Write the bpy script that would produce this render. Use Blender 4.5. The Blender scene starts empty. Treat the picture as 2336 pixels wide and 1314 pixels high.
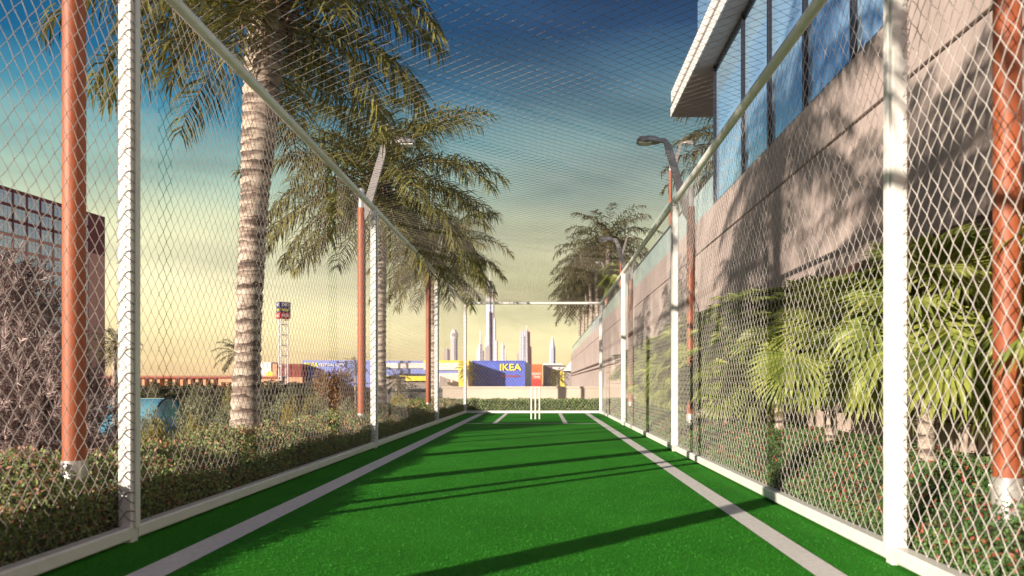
import bpy, math, random
import numpy as np
from mathutils import Vector

# ------------------------------------------------------------------ camera, sky, sun, exposure
S = bpy.context.scene
COL = S.collection
EYE = 0.79
cam = bpy.data.cameras.new("camera")
cam.sensor_width = 36.0
cam.lens = 36.0 * 1750 / 2336
cam.shift_x = -(1238 - 1168) / 2336
cam.shift_y = (876 - 657) / 2336
cam.clip_start = 0.05
cam.clip_end = 20000
cam.dof.use_dof = True
cam.dof.focus_distance = 9.0
cam.dof.aperture_fstop = 2.6
camo = bpy.data.objects.new("camera", cam)
COL.objects.link(camo)
camo.location = (0, 0, EYE)
camo.rotation_euler = (math.pi / 2, 0, 0)
S.camera = camo

SUN_DIR = Vector((1.0, 1.05, -0.349)).normalized()      # the way the light travels
sun = bpy.data.lights.new("sun", 'SUN')
sun.energy = 5.0
sun.angle = math.radians(0.5)
sun.color = (1.0, 0.87, 0.71)
suno = bpy.data.objects.new("sun", sun)
COL.objects.link(suno)
suno.rotation_euler = SUN_DIR.to_track_quat('-Z', 'Y').to_euler()

W = bpy.data.worlds.new("World")
S.world = W
W.use_nodes = True
nt = W.node_tree
nt.nodes.clear()


def nd(tree, kind, **kw):
    n = tree.nodes.new(kind)
    for k, v in kw.items():
        setattr(n, k, v)
    return n


def lin(r, g, b):
    def f(c):
        c /= 255.0
        return c / 12.92 if c <= 0.04045 else ((c + 0.055) / 1.055) ** 2.4
    return (f(r), f(g), f(b), 1.0)


def ramp(tree, stops):
    n = tree.nodes.new('ShaderNodeValToRGB')
    el = n.color_ramp.elements
    while len(el) > 1:
        el.remove(el[-1])
    el[0].position = stops[0][0]
    el[0].color = stops[0][1]
    for p, c in stops[1:]:
        e = el.new(p)
        e.color = c
    return n


tc = nd(nt, 'ShaderNodeTexCoord')
sep = nd(nt, 'ShaderNodeSeparateXYZ')
nt.links.new(tc.outputs['Generated'], sep.inputs[0])
# elevation wobble = thin cloud streaks
mp = nd(nt, 'ShaderNodeMapping')
mp.inputs['Scale'].default_value = (1.6, 1.6, 7.0)
nt.links.new(tc.outputs['Generated'], mp.inputs[0])
nz = nd(nt, 'ShaderNodeTexNoise')
nz.inputs['Scale'].default_value = 2.3
nz.inputs['Detail'].default_value = 5
nz.inputs['Roughness'].default_value = 0.55
nt.links.new(mp.outputs[0], nz.inputs['Vector'])
wob = nd(nt, 'ShaderNodeMath', operation='MULTIPLY_ADD')
wob.inputs[1].default_value = 0.055
wob.inputs[2].default_value = -0.0285
nt.links.new(nz.outputs['Fac'], wob.inputs[0])
el_ = nd(nt, 'ShaderNodeMath', operation='ADD')
nt.links.new(sep.outputs['Z'], el_.inputs[0])
nt.links.new(wob.outputs[0], el_.inputs[1])
def up(r, g, b, k=1.06):
    m_ = .3 * r + .55 * g + .15 * b
    r, g, b = r + (m_ - r) * .14, g + (m_ - g) * .14, b + (m_ - b) * .14
    c = lin(r, g, b)
    return (c[0] * k, c[1] * k, c[2] * k, 1)


rpl = ramp(nt, [(0.0, up(250, 200, 140, 1.05)), (0.025, up(250, 214, 150, 1.08)), (0.06, up(250, 230, 165, 1.08)), (0.116, up(245, 235, 182, 1.05)),
                (0.191, up(210, 216, 172)), (0.24, up(158, 196, 177)), (0.309, up(66, 138, 162)), (0.36, up(24, 102, 146)),
                (0.42, up(16, 88, 136)), (0.55, up(14, 72, 116)), (0.8, up(12, 34, 64)), (1.0, up(12, 30, 56))])
rpr = ramp(nt, [(0.0, up(247, 213, 150)), (0.05, up(246, 230, 166)), (0.133, up(228, 222, 168)), (0.178, up(204, 205, 164)),
                (0.236, up(158, 176, 160)), (0.298, up(114, 150, 152)), (0.36, up(78, 117, 138)), (0.422, up(44, 76, 114)),
                (0.55, up(28, 52, 92)), (0.8, up(14, 32, 60)), (1.0, up(12, 30, 56))])
nt.links.new(el_.outputs[0], rpl.inputs[0])
nt.links.new(el_.outputs[0], rpr.inputs[0])
# greyer, cloudier air to the right
sd_ = nd(nt, 'ShaderNodeMapRange')
sd_.inputs['From Min'].default_value = -0.36
sd_.inputs['From Max'].default_value = 0.0
nt.links.new(sep.outputs['X'], sd_.inputs[0])
rp = nd(nt, 'ShaderNodeMix', data_type='RGBA')
nt.links.new(sd_.outputs[0], rp.inputs['Factor'])
nt.links.new(rpl.outputs[0], rp.inputs[6])
nt.links.new(rpr.outputs[0], rp.inputs[7])
# darker cloud veil high up
nz2 = nd(nt, 'ShaderNodeTexNoise')
nz2.inputs['Scale'].default_value = 3.4
nz2.inputs['Detail'].default_value = 6
mp2 = nd(nt, 'ShaderNodeMapping')
mp2.inputs['Scale'].default_value = (1.0, 1.0, 4.5)
nt.links.new(tc.outputs['Generated'], mp2.inputs[0])
nt.links.new(mp2.outputs[0], nz2.inputs['Vector'])
rp2 = ramp(nt, [(0.42, (1, 1, 1, 1)), (0.72, (0.60, 0.60, 0.64, 1))])
nt.links.new(nz2.outputs['Fac'], rp2.inputs[0])
mx = nd(nt, 'ShaderNodeMix', data_type='RGBA', blend_type='MULTIPLY')
mx.inputs['Factor'].default_value = 0.85
nt.links.new(rp.outputs[2], mx.inputs[6])
nt.links.new(rp2.outputs[0], mx.inputs[7])
bg = nd(nt, 'ShaderNodeBackground')
bg.inputs['Strength'].default_value = 0.68
# lilac added to the unseen sky behind the viewer, to tint the shadows
bk = nd(nt, 'ShaderNodeMapRange')
bk.inputs['From Min'].default_value = 0.0
bk.inputs['From Max'].default_value = -0.7
bk.inputs['To Max'].default_value = 0.75
nt.links.new(sep.outputs['Y'], bk.inputs[0])
mx2 = nd(nt, 'ShaderNodeMix', data_type='RGBA')
nt.links.new(bk.outputs[0], mx2.inputs['Factor'])
nt.links.new(mx.outputs[2], mx2.inputs[6])
mx2.inputs[7].default_value = lin(112, 92, 132)
nt.links.new(mx2.outputs[2], bg.inputs[0])
out = nd(nt, 'ShaderNodeOutputWorld')
nt.links.new(bg.outputs[0], out.inputs[0])

S.view_settings.view_transform = 'Standard'
S.view_settings.look = 'None'
S.view_settings.exposure = 0.85
S.view_settings.gamma = 1.0
S.cycles.use_denoising = True
S.cycles.max_bounces = 7
S.cycles.diffuse_bounces = 3
S.cycles.transparent_max_bounces = 16

rng = np.random.default_rng(7)
R = math.radians


# ------------------------------------------------------------------ helpers
def px(x, y, d):
    """point at distance d that sits at photo pixel (x, y)"""
    return ((x - 1238) / 1750 * d, d, EYE - (y - 876) / 1750 * d)


class MB:
    """collects shapes; build() links them as ONE mesh object"""
    def __init__(self):
        self.v, self.f, self.m, self.s, self.n = [], [], [], [], 0

    def add(self, v, f, m=0, smooth=False):
        v = np.asarray(v, dtype=np.float64).reshape(-1, 3)
        f = np.asarray(f, dtype=np.int64)
        if f.ndim == 1:
            f = f[None]
        self.v.append(v)
        self.f.append(f + self.n)
        mm = np.full(len(f), m, dtype=np.int32) if np.isscalar(m) else np.asarray(m, dtype=np.int32)
        self.m.append(mm)
        self.s.append(np.full(len(f), smooth, dtype=bool))
        self.n += len(v)
        return self

    def box(self, a, b, m=0):
        x0, y0, z0 = a
        x1, y1, z1 = b
        v = [(x0, y0, z0), (x1, y0, z0), (x1, y1, z0), (x0, y1, z0), (x0, y0, z1), (x1, y0, z1), (x1, y1, z1), (x0, y1, z1)]
        return self.add(v, [(0, 3, 2, 1), (4, 5, 6, 7), (0, 1, 5, 4), (1, 2, 6, 5), (2, 3, 7, 6), (3, 0, 4, 7)], m)

    def bbox(self, a, b, r=0.006, m=0):
        """box with small chamfers along the long edges"""
        a, b = np.array(a, float), np.array(b, float)
        ax = int(np.argmax(b - a))
        o = [i for i in range(3) if i != ax]
        lo, hi = a[o], b[o]
        ring = [(lo[0] + r, lo[1]), (hi[0] - r, lo[1]), (hi[0], lo[1] + r), (hi[0], hi[1] - r),
                (hi[0] - r, hi[1]), (lo[0] + r, hi[1]), (lo[0], hi[1] - r), (lo[0], lo[1] + r)]
        v = []
        for t in (a[ax], b[ax]):
            for p in ring:
                q = [0, 0, 0]
                q[ax] = t
                q[o[0]], q[o[1]] = p
                v.append(q)
        f = [(i, (i + 1) % 8, 8 + (i + 1) % 8, 8 + i) for i in range(8)]
        self.add(v, f, m)
        self.add(v, [tuple(range(7, -1, -1))], m)
        self.add(v, [tuple(range(8, 16))], m)
        return self

    def tube(self, pts, rad, sides=8, m=0, smooth=True, cap=True):
        pts = np.asarray(pts, float)
        n = len(pts)
        rad = np.full(n, rad) if np.isscalar(rad) else np.asarray(rad, float)
        t = np.gradient(pts, axis=0)
        t /= np.linalg.norm(t, axis=1)[:, None] + 1e-12
        ref = np.array([0, 0, 1.0]) if abs(t[:, 2]).mean() < 0.8 else np.array([1.0, 0, 0])
        u = np.cross(t, ref)
        u /= np.linalg.norm(u, axis=1)[:, None] + 1e-12
        w = np.cross(u, t)
        a = np.linspace(0, 2 * np.pi, sides, endpoint=False)
        v = pts[:, None] + rad[:, None, None] * (np.cos(a)[None, :, None] * u[:, None] + np.sin(a)[None, :, None] * w[:, None])
        i = np.arange(n - 1)[:, None] * sides
        j = np.arange(sides)[None]
        k = (j + 1) % sides
        f = np.stack([i + j, i + k, i + sides + k, i + sides + j], -1).reshape(-1, 4)
        self.add(v.reshape(-1, 3), f, m, smooth)
        if cap:
            self.add(v[0], [tuple(range(sides))], m)
            self.add(v[-1], [tuple(range(sides - 1, -1, -1))], m)
        return self

    def prism(self, poly, z0, z1, m=0):
        n = len(poly)
        v = [(x, y, z0) for x, y in poly] + [(x, y, z1) for x, y in poly]
        self.add(v, [(i, (i + 1) % n, n + (i + 1) % n, n + i) for i in range(n)], m)
        self.add(v, [tuple(range(n - 1, -1, -1))], m)
        self.add(v, [tuple(range(n, 2 * n))], m)
        return self

    def mesh(self, name, mats):
        me = bpy.data.meshes.new(name)
        v = np.concatenate(self.v)
        loops = np.concatenate([f.ravel() for f in self.f])
        tot = np.concatenate([np.full(len(f), f.shape[1]) for f in self.f])
        start = np.concatenate([[0], np.cumsum(tot)[:-1]])
        me.vertices.add(len(v))
        me.vertices.foreach_set("co", v.astype(np.float32).ravel())
        me.loops.add(len(loops))
        me.loops.foreach_set("vertex_index", loops.astype(np.int32))
        me.polygons.add(len(tot))
        me.polygons.foreach_set("loop_start", start.astype(np.int32))
        me.polygons.foreach_set("material_index", np.concatenate(self.m))
        me.polygons.foreach_set("use_smooth", np.concatenate(self.s))
        for mt in (mats if isinstance(mats, (list, tuple)) else [mats]):
            me.materials.append(mt)
        me.update(calc_edges=True)
        return me

    def build(self, name, mats, parent=None):
        return link(name, self.mesh(name, mats), parent)


def link(name, data, parent=None):
    o = bpy.data.objects.new(name, data)
    COL.objects.link(o)
    if parent:
        o.parent = parent
    return o


def tag(o, label=None, cat=None, group=None, kind=None):
    if label:
        o['label'] = label
    if cat:
        o['category'] = cat
    if group:
        o['group'] = group
    if kind:
        o['kind'] = kind
    return o


def thing(name, label, cat, loc=(0, 0, 0), rz=0.0, group=None):
    o = bpy.data.objects.new(name, None)
    COL.objects.link(o)
    o.location = loc
    o.rotation_euler = (0, 0, rz)
    o.empty_display_size = 0.2
    return tag(o, label, cat, group)


def dup(root, loc, rz, label, group=None, scale=None):
    r = root.copy()
    COL.objects.link(r)
    r.location = loc
    r.rotation_euler = (0, 0, rz)
    r['label'] = label
    if group:
        r['group'] = group
    if scale is not None:
        r.scale = (scale,) * 3 if np.isscalar(scale) else scale
    for ch in list(root.children):
        c = ch.copy()
        COL.objects.link(c)
        c.parent = r
        for g in list(ch.children):
            d = g.copy()
            COL.objects.link(d)
            d.parent = c
    return r


def text(body, size, loc, rot, m, parent, name='lettering', ext=0.02, align='CENTER'):
    c = bpy.data.curves.new(name, 'FONT')
    c.body = body
    c.size = size
    c.align_x = align
    c.align_y = 'CENTER'
    c.extrude = ext
    c.offset = size * 0.012
    c.materials.append(m)
    tmp = link(name, c)
    bpy.context.view_layer.update()
    me = bpy.data.meshes.new_from_object(tmp.evaluated_get(bpy.context.evaluated_depsgraph_get()))
    bpy.data.objects.remove(tmp)
    me.materials.clear()
    me.materials.append(m)
    o = link(name, me, parent)
    o.location = loc
    o.rotation_euler = rot
    return o


# ------------------------------------------------------------------ materials
def base_mat(name):
    m = bpy.data.materials.new(name)
    m.use_nodes = True
    return m, m.node_tree, m.node_tree.nodes['Principled BSDF']


def mat(name, c1, rough=0.6, metal=0.0, c2=None, scale=6.0, detail=4, bump=0.0, bscale=None, lo=0.35, hi=0.65, stretch=None, spec=0.5, coords='Object'):
    m, t, b = base_mat(name)
    b.inputs['Roughness'].default_value = rough
    b.inputs['Metallic'].default_value = metal
    b.inputs['Specular IOR Level'].default_value = spec
    b.inputs['Base Color'].default_value = (*c1, 1)
    if c2 is not None or bump:
        g = nd(t, 'ShaderNodeTexCoord')
        mpn = nd(t, 'ShaderNodeMapping')
        if stretch:
            mpn.inputs['Scale'].default_value = stretch
        t.links.new(g.outputs[coords], mpn.inputs[0])
    if c2 is not None:
        n = nd(t, 'ShaderNodeTexNoise')
        n.inputs['Scale'].default_value = scale
        n.inputs['Detail'].default_value = detail
        t.links.new(mpn.outputs[0], n.inputs['Vector'])
        r = ramp(t, [(lo, (*c1, 1)), (hi, (*c2, 1))])
        t.links.new(n.outputs['Fac'], r.inputs[0])
        t.links.new(r.outputs[0], b.inputs['Base Color'])
    if bump:
        n2 = nd(t, 'ShaderNodeTexNoise')
        n2.inputs['Scale'].default_value = bscale or scale * 5
        n2.inputs['Detail'].default_value = 4
        t.links.new(mpn.outputs[0], n2.inputs['Vector'])
        bp = nd(t, 'ShaderNodeBump')
        bp.inputs['Strength'].default_value = bump
        bp.inputs['Distance'].default_value = 0.02
        t.links.new(n2.outputs['Fac'], bp.inputs['Height'])
        t.links.new(bp.outputs[0], b.inputs['Normal'])
    return m


def leaf_mat(name, c1, c2, transl=0.3, scale=3.0, rough=0.55, tc_=None):
    m, t, b = base_mat(name)
    g = nd(t, 'ShaderNodeNewGeometry')
    n = nd(t, 'ShaderNodeTexNoise')
    n.inputs['Scale'].default_value = scale
    n.inputs['Detail'].default_value = 3
    t.links.new(g.outputs['Position'], n.inputs['Vector'])
    ad = nd(t, 'ShaderNodeMath', operation='MULTIPLY_ADD')
    ad.inputs[1].default_value = 0.35
    t.links.new(g.outputs['Random Per Island'], ad.inputs[0])
    t.links.new(n.outputs['Fac'], ad.inputs[2])
    r = ramp(t, [(0.42, (*c1, 1)), (0.92, (*c2, 1))])
    t.links.new(ad.outputs[0], r.inputs[0])
    t.links.new(r.outputs[0], b.inputs['Base Color'])
    b.inputs['Roughness'].default_value = rough
    b.inputs['Specular IOR Level'].default_value = 0.35
    tr = nd(t, 'ShaderNodeBsdfTranslucent')
    t.links.new(r.outputs[0], tr.inputs[0])
    mxs = nd(t, 'ShaderNodeMixShader')
    mxs.inputs[0].default_value = transl
    t.links.new(b.outputs[0], mxs.inputs[1])
    t.links.new(tr.outputs[0], mxs.inputs[2])
    t.links.new(mxs.outputs[0], t.nodes['Material Output'].inputs[0])
    return m


def glass_mat(name, tint, rough=0.05, clear=0.4, refl=1.0):
    m, t, b = base_mat(name)
    b.inputs['Base Color'].default_value = (*tint, 1)
    b.inputs['Roughness'].default_value = rough
    b.inputs['Specular IOR Level'].default_value = refl
    tp = nd(t, 'ShaderNodeBsdfTransparent')
    tp.inputs[0].default_value = (0.82, 0.92, 0.95, 1)
    mxs = nd(t, 'ShaderNodeMixShader')
    mxs.inputs[0].default_value = clear
    t.links.new(b.outputs[0], mxs.inputs[1])
    t.links.new(tp.outputs[0], mxs.inputs[2])
    t.links.new(mxs.outputs[0], t.nodes['Material Output'].inputs[0])
    return m


M = {}
M['white'] = mat('white_paint', (0.78, 0.77, 0.74), 0.38, c2=(0.70, 0.68, 0.65), scale=9, lo=0.5, hi=0.8, bump=0.05, bscale=60)
M['wire'] = mat('galvanised_wire', (0.66, 0.62, 0.59), 0.45, 0.0, c2=(0.54, 0.50, 0.47), scale=14)
M['shadewire'] = mat('shaded_wire', (0.27, 0.235, 0.22), 0.6, 0.0, c2=(0.20, 0.175, 0.165), scale=14)  # same wire in a darker colour: shade painted in for left side and roof
M['rust'] = mat('terracotta_paint', (0.36, 0.092, 0.034), 0.55, c2=(0.27, 0.066, 0.026), scale=7, stretch=(1, 1, 0.12), bump=0.15, bscale=40)
M['sleeve'] = mat('brushed_steel', (0.62, 0.60, 0.58), 0.35, 0.5, c2=(0.5, 0.48, 0.47), scale=9)
M['arm'] = mat('grey_painted_steel', (0.27, 0.25, 0.25), 0.45, 0.1, c2=(0.21, 0.195, 0.195), scale=6)
M['lens'] = mat('lamp_lens', (0.86, 0.84, 0.80), 0.2)
M['line'] = mat('line_paint', (0.82, 0.80, 0.78), 0.75, c2=(0.70, 0.69, 0.67), scale=30, bump=0.3, bscale=300)


def concrete_mat():
    m, t, b = base_mat('beige_concrete')
    g = nd(t, 'ShaderNodeNewGeometry')
    def noise(scale, st, det):
        mpn = nd(t, 'ShaderNodeMapping')
        mpn.inputs['Scale'].default_value = st
        t.links.new(g.outputs['Position'], mpn.inputs[0])
        n = nd(t, 'ShaderNodeTexNoise')
        n.inputs['Scale'].default_value = scale
        n.inputs['Detail'].default_value = det
        t.links.new(mpn.outputs[0], n.inputs['Vector'])
        return n.outputs['Fac']
    r = ramp(t, [(.3, (.46, .37, .345, 1)), (.72, (.365, .30, .285, 1))])
    t.links.new(noise(.9, (1, 1, 1), 8), r.inputs[0])
    st = ramp(t, [(.48, (1, 1, 1, 1)), (.70, (.74, .72, .70, 1))])
    t.links.new(noise(2.2, (1, 1.6, .10), 5), st.inputs[0])
    x = nd(t, 'ShaderNodeMix', data_type='RGBA', blend_type='MULTIPLY')
    x.inputs['Factor'].default_value = .8
    t.links.new(r.outputs[0], x.inputs[6])
    t.links.new(st.outputs[0], x.inputs[7])
    t.links.new(x.outputs[2], b.inputs['Base Color'])
    b.inputs['Roughness'].default_value = .85
    bp = nd(t, 'ShaderNodeBump')
    bp.inputs['Strength'].default_value = .18
    bp.inputs['Distance'].default_value = .02
    t.links.new(noise(22, (1, 1, 1), 4), bp.inputs['Height'])
    t.links.new(bp.outputs[0], b.inputs['Normal'])
    return m


M['concrete'] = concrete_mat()
M['block'] = mat('beige_stone', (0.58, 0.455, 0.39), 0.9, c2=(0.44, 0.34, 0.29), scale=2.6, detail=7, bump=0.45, bscale=16)
M['shadowgap'] = mat('dark_ledge', (0.10, 0.045, 0.035), 0.7, c2=(0.07, 0.035, 0.03), scale=3)
M['pale_wall'] = mat('pale_plaster', (0.62, 0.53, 0.44), 0.9, c2=(0.53, 0.45, 0.37), scale=0.9, detail=6, bump=0.1)
M['mullion'] = mat('dark_bronze_frame', (0.02, 0.02, 0.028), 0.35, 0.3)
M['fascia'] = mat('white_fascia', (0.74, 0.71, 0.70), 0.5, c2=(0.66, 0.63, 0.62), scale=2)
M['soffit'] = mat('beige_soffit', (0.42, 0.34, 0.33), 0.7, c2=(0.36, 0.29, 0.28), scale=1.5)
M['glass'] = glass_mat('balustrade_glass', (0.50, 0.62, 0.66), 0.04, 0.35)
M['door'] = mat('dark_gate', (0.05, 0.045, 0.06), 0.6, c2=(0.04, 0.04, 0.05), scale=8)


def facade_glass(name, tint, dark, sc, metal=0.55):
    m, t, b = base_mat(name)
    g = nd(t, 'ShaderNodeNewGeometry')
    mpn = nd(t, 'ShaderNodeMapping')
    mpn.inputs['Scale'].default_value = sc
    t.links.new(g.outputs['Position'], mpn.inputs[0])
    n = nd(t, 'ShaderNodeTexNoise')
    n.inputs['Scale'].default_value = 1.0
    n.inputs['Detail'].default_value = 4
    t.links.new(mpn.outputs[0], n.inputs['Vector'])
    r = ramp(t, [(0.35, (*dark, 1)), (0.7, (*tint, 1))])
    t.links.new(n.outputs['Fac'], r.inputs[0])
    t.links.new(r.outputs[0], b.inputs['Base Color'])
    b.inputs['Metallic'].default_value = metal
    b.inputs['Roughness'].default_value = 0.08
    bp = nd(t, 'ShaderNodeBump')
    bp.inputs['Strength'].default_value = 0.03
    t.links.new(n.outputs['Fac'], bp.inputs['Height'])
    t.links.new(bp.outputs[0], b.inputs['Normal'])
    return m


M['facade'] = facade_glass('blue_tinted_glass', (0.48, 0.73, 0.97), (0.31, 0.54, 0.85), (0.4, 0.6, 0.4))
M['hotel_glass'] = facade_glass('hotel_glass', (0.66, 0.82, 1.0), (0.44, 0.62, 0.90), (0.2, 0.3, 0.2), 0.2)


def turf_mat():
    m, t, b = base_mat('artificial_turf')
    g = nd(t, 'ShaderNodeTexCoord')
    n = nd(t, 'ShaderNodeTexNoise')
    n.inputs['Scale'].default_value = 160
    n.inputs['Detail'].default_value = 6
    n.inputs['Roughness'].default_value = 0.75
    mpn = nd(t, 'ShaderNodeMapping')
    mpn.inputs['Scale'].default_value = (1.0, 0.45, 1)
    t.links.new(g.outputs['Object'], mpn.inputs[0])
    t.links.new(mpn.outputs[0], n.inputs['Vector'])
    r = ramp(t, [(0.30, (0.014, 0.125, 0.009, 1)), (0.52, (0.034, 0.262, 0.016, 1)), (0.74, (0.085, 0.43, 0.035, 1))])
    t.links.new(n.outputs['Fac'], r.inputs[0])
    n2 = nd(t, 'ShaderNodeTexNoise')
    n2.inputs['Scale'].default_value = 1.3
    n2.inputs['Detail'].default_value = 5
    t.links.new(g.outputs['Object'], n2.inputs['Vector'])
    r2 = ramp(t, [(0.3, (0.76, 0.80, 0.76, 1)), (0.7, (1.16, 1.06, 1.1, 1))])
    t.links.new(n2.outputs['Fac'], r2.inputs[0])
    x = nd(t, 'ShaderNodeMix', data_type='RGBA', blend_type='MULTIPLY')
    x.inputs['Factor'].default_value = 1
    t.links.new(r.outputs[0], x.inputs[6])
    t.links.new(r2.outputs[0], x.inputs[7])
    t.links.new(x.outputs[2], b.inputs['Base Color'])
    b.inputs['Roughness'].default_value = 0.9
    b.inputs['Specular IOR Level'].default_value = 0.12
    bp = nd(t, 'ShaderNodeBump')
    bp.inputs['Strength'].default_value = 0.7
    bp.inputs['Distance'].default_value = 0.012
    t.links.new(n.outputs['Fac'], bp.inputs['Height'])
    t.links.new(bp.outputs[0], b.inputs['Normal'])
    return m


M['turf'] = turf_mat()
M['blade'] = leaf_mat('turf_blade', (0.016, 0.19, 0.010), (0.042, 0.32, 0.02), 0.25, 4.0, 0.6)
M['ground'] = mat('pale_paving', (0.42, 0.39, 0.40), 0.9, c2=(0.22, 0.18, 0.15), scale=0.16, detail=8, coords='Object')
M['soil'] = mat('dark_soil', (0.06, 0.04, 0.03), 0.95, c2=(0.10, 0.07, 0.045), scale=8, bump=0.4)
M['palm_leaf'] = leaf_mat('palm_leaf', (0.072, 0.075, 0.024), (0.28, 0.26, 0.07), 0.3, 2.2)
M['palm_far'] = leaf_mat('palm_leaf_far', (0.055, 0.052, 0.024), (0.16, 0.145, 0.06), 0.25, 0.6)
M['rachis'] = mat('palm_stalk', (0.16, 0.125, 0.045), 0.6, c2=(0.22, 0.15, 0.07), scale=5)


def trunk_mat():
    m, t, b = base_mat('palm_trunk')
    g = nd(t, 'ShaderNodeTexCoord')
    n = nd(t, 'ShaderNodeTexNoise')
    n.inputs['Scale'].default_value = 3.0
    n.inputs['Detail'].default_value = 8
    mpn = nd(t, 'ShaderNodeMapping')
    mpn.inputs['Scale'].default_value = (1.6, 1.6, 7)
    t.links.new(g.outputs['Object'], mpn.inputs[0])
    t.links.new(mpn.outputs[0], n.inputs['Vector'])
    w = nd(t, 'ShaderNodeTexWave', wave_type='BANDS', bands_direction='Z', wave_profile='SAW')
    w.inputs['Scale'].default_value = 3.1
    w.inputs['Distortion'].default_value = 6.5
    w.inputs['Detail'].default_value = 3
    w.inputs['Detail Scale'].default_value = 1.3
    t.links.new(g.outputs['Object'], w.inputs['Vector'])
    ad = nd(t, 'ShaderNodeMath', operation='MULTIPLY_ADD')
    ad.inputs[1].default_value = .27
    t.links.new(w.outputs['Fac'], ad.inputs[0])
    t.links.new(n.outputs['Fac'], ad.inputs[2])
    r = ramp(t, [(.34, (.56, .48, .41, 1)), (.58, (.44, .36, .30, 1)), (.72, (.20, .15, .125, 1)), (.84, (.09, .065, .055, 1))])
    t.links.new(ad.outputs[0], r.inputs[0])
    t.links.new(r.outputs[0], b.inputs['Base Color'])
    b.inputs['Roughness'].default_value = .9
    bp = nd(t, 'ShaderNodeBump')
    bp.inputs['Strength'].default_value = .7
    bp.inputs['Distance'].default_value = .02
    bp.invert = True
    t.links.new(ad.outputs[0], bp.inputs['Height'])
    t.links.new(bp.outputs[0], b.inputs['Normal'])
    return m


M['trunk'] = trunk_mat()
M['fibre'] = mat('trunk_fibre', (0.20, 0.15, 0.115), 0.9, c2=(0.33, 0.26, 0.20), scale=12)
M['boot'] = mat('dry_leaf_base', (0.13, 0.065, 0.055), 0.8, c2=(0.30, 0.20, 0.14), scale=6, stretch=(1, 1, 0.3))
M['fan'] = leaf_mat('fan_leaf', (0.17, 0.235, 0.045), (0.48, 0.52, 0.13), 0.35, 1.6, 0.4)
M['fan_dry'] = leaf_mat('dry_fan_leaf', (0.20, 0.13, 0.06), (0.36, 0.26, 0.14), 0.2, 2.0, 0.7)
M['fan_trunk'] = mat('fan_trunk', (0.24, 0.19, 0.13), 0.9, c2=(0.12, 0.09, 0.065), scale=4, stretch=(1, 1, 10), bump=0.6, bscale=9)
M['hedge_leaf'] = leaf_mat('hedge_leaf', (0.135, 0.22, 0.066), (0.38, 0.46, 0.17), 0.25, 5.0)
M['hedge_tip'] = leaf_mat('hedge_new_growth', (0.34, 0.18, 0.10), (0.60, 0.31, 0.20), 0.25, 6.0)
M['flower'] = leaf_mat('red_flower', (0.36, 0.075, 0.045), (0.52, 0.16, 0.10), 0.2, 8.0)
M['cover_leaf'] = leaf_mat('cover_leaf', (0.05, 0.13, 0.04), (0.16, 0.28, 0.08), 0.22, 4.0)
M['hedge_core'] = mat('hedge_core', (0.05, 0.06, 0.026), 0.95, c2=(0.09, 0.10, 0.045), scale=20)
M['grey_needle'] = leaf_mat('grey_spray', (0.20, 0.142, 0.138), (0.56, 0.435, 0.41), 0.2, 2.0)
M['twig'] = mat('brown_twig', (0.09, 0.055, 0.045), 0.9)
M['olive'] = leaf_mat('olive_leaf', (0.105, 0.125, 0.062), (0.29, 0.30, 0.165), 0.25, 0.8)
M['yellowgreen'] = leaf_mat('yellow_leaf', (0.15, 0.135, 0.03), (0.38, 0.32, 0.075), 0.25, 0.9)
M['darkgreen'] = leaf_mat('dark_leaf', (0.06, 0.065, 0.035), (0.16, 0.155, 0.08), 0.2, 0.6)
M['redbrown'] = leaf_mat('red_brown_leaf', (0.15, 0.085, 0.045), (0.36, 0.21, 0.09), 0.25, 0.7)


def leaves(mb, pts, size, mats=0, up=0.3, aspect=0.45, r=None):
    """diamond leaves at pts in random directions"""
    r = r or rng
    n = len(pts)
    size = np.broadcast_to(np.asarray(size, float), (n,))
    d = r.normal(size=(n, 3))
    d[:, 2] += up
    d /= np.linalg.norm(d, axis=1)[:, None]
    s = np.cross(d, r.normal(size=(n, 3)))
    s /= np.linalg.norm(s, axis=1)[:, None]
    l = size[:, None]
    mid = pts + d * l * 0.5
    v = np.stack([pts, mid + s * l * aspect * 0.5, pts + d * l, mid - s * l * aspect * 0.5], 1).reshape(-1, 3)
    f = np.arange(n * 4).reshape(-1, 4)
    mb.add(v, f, mats)


# ------------------------------------------------------------------ ground
XL, XR = -2.08, 1.56          # the cage's side planes
YF = 20.5                     # its far end
YB = -2.2
g = MB()
xs = [-4000, -60, -7.0, -3.6, 4000]
zs = [-2.0, -2.0, -2.0, -0.03, -0.03]
ys = [-60, 30, 120, 600, 6000]
v = [(x, y, z) for y in ys for x, z in zip(xs, zs)]
f = [(j * 5 + i, j * 5 + i + 1, (j + 1) * 5 + i + 1, (j + 1) * 5 + i) for j in range(4) for i in range(4)]
g.add(v, f)
tag(g.build('ground', M['ground']), kind='structure')
g = MB()
g.add([(XL, YB, 0), (XR, YB, 0), (XR, YF, 0), (XL, YF, 0)], [(0, 1, 2, 3)])
tag(g.build('turf', M['turf']), kind='structure')
g = MB()
for x0, x1, y0, y1 in ((-1.71, -1.55, YB, YF - .04), (1.12, 1.25, YB, YF - .04), (-1.01, -0.92, 15.32, YF - .04), (0.415, 0.505, 15.32, YF - .04)):
    g.add([(x0, y0, .004), (x1, y0, .004), (x1, y1, .004), (x0, y1, .004)], [(0, 1, 2, 3)])
for x0, x1 in ((-1.55, -1.01), (-1.01, 1.12)):
    g.add([(x0, 15.24, .004), (x1, 15.24, .004), (x1, 15.32, .004), (x0, 15.32, .004)], [(0, 1, 2, 3)])
tag(g.build('pitch_markings', M['line']), kind='structure')
g = MB()
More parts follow.
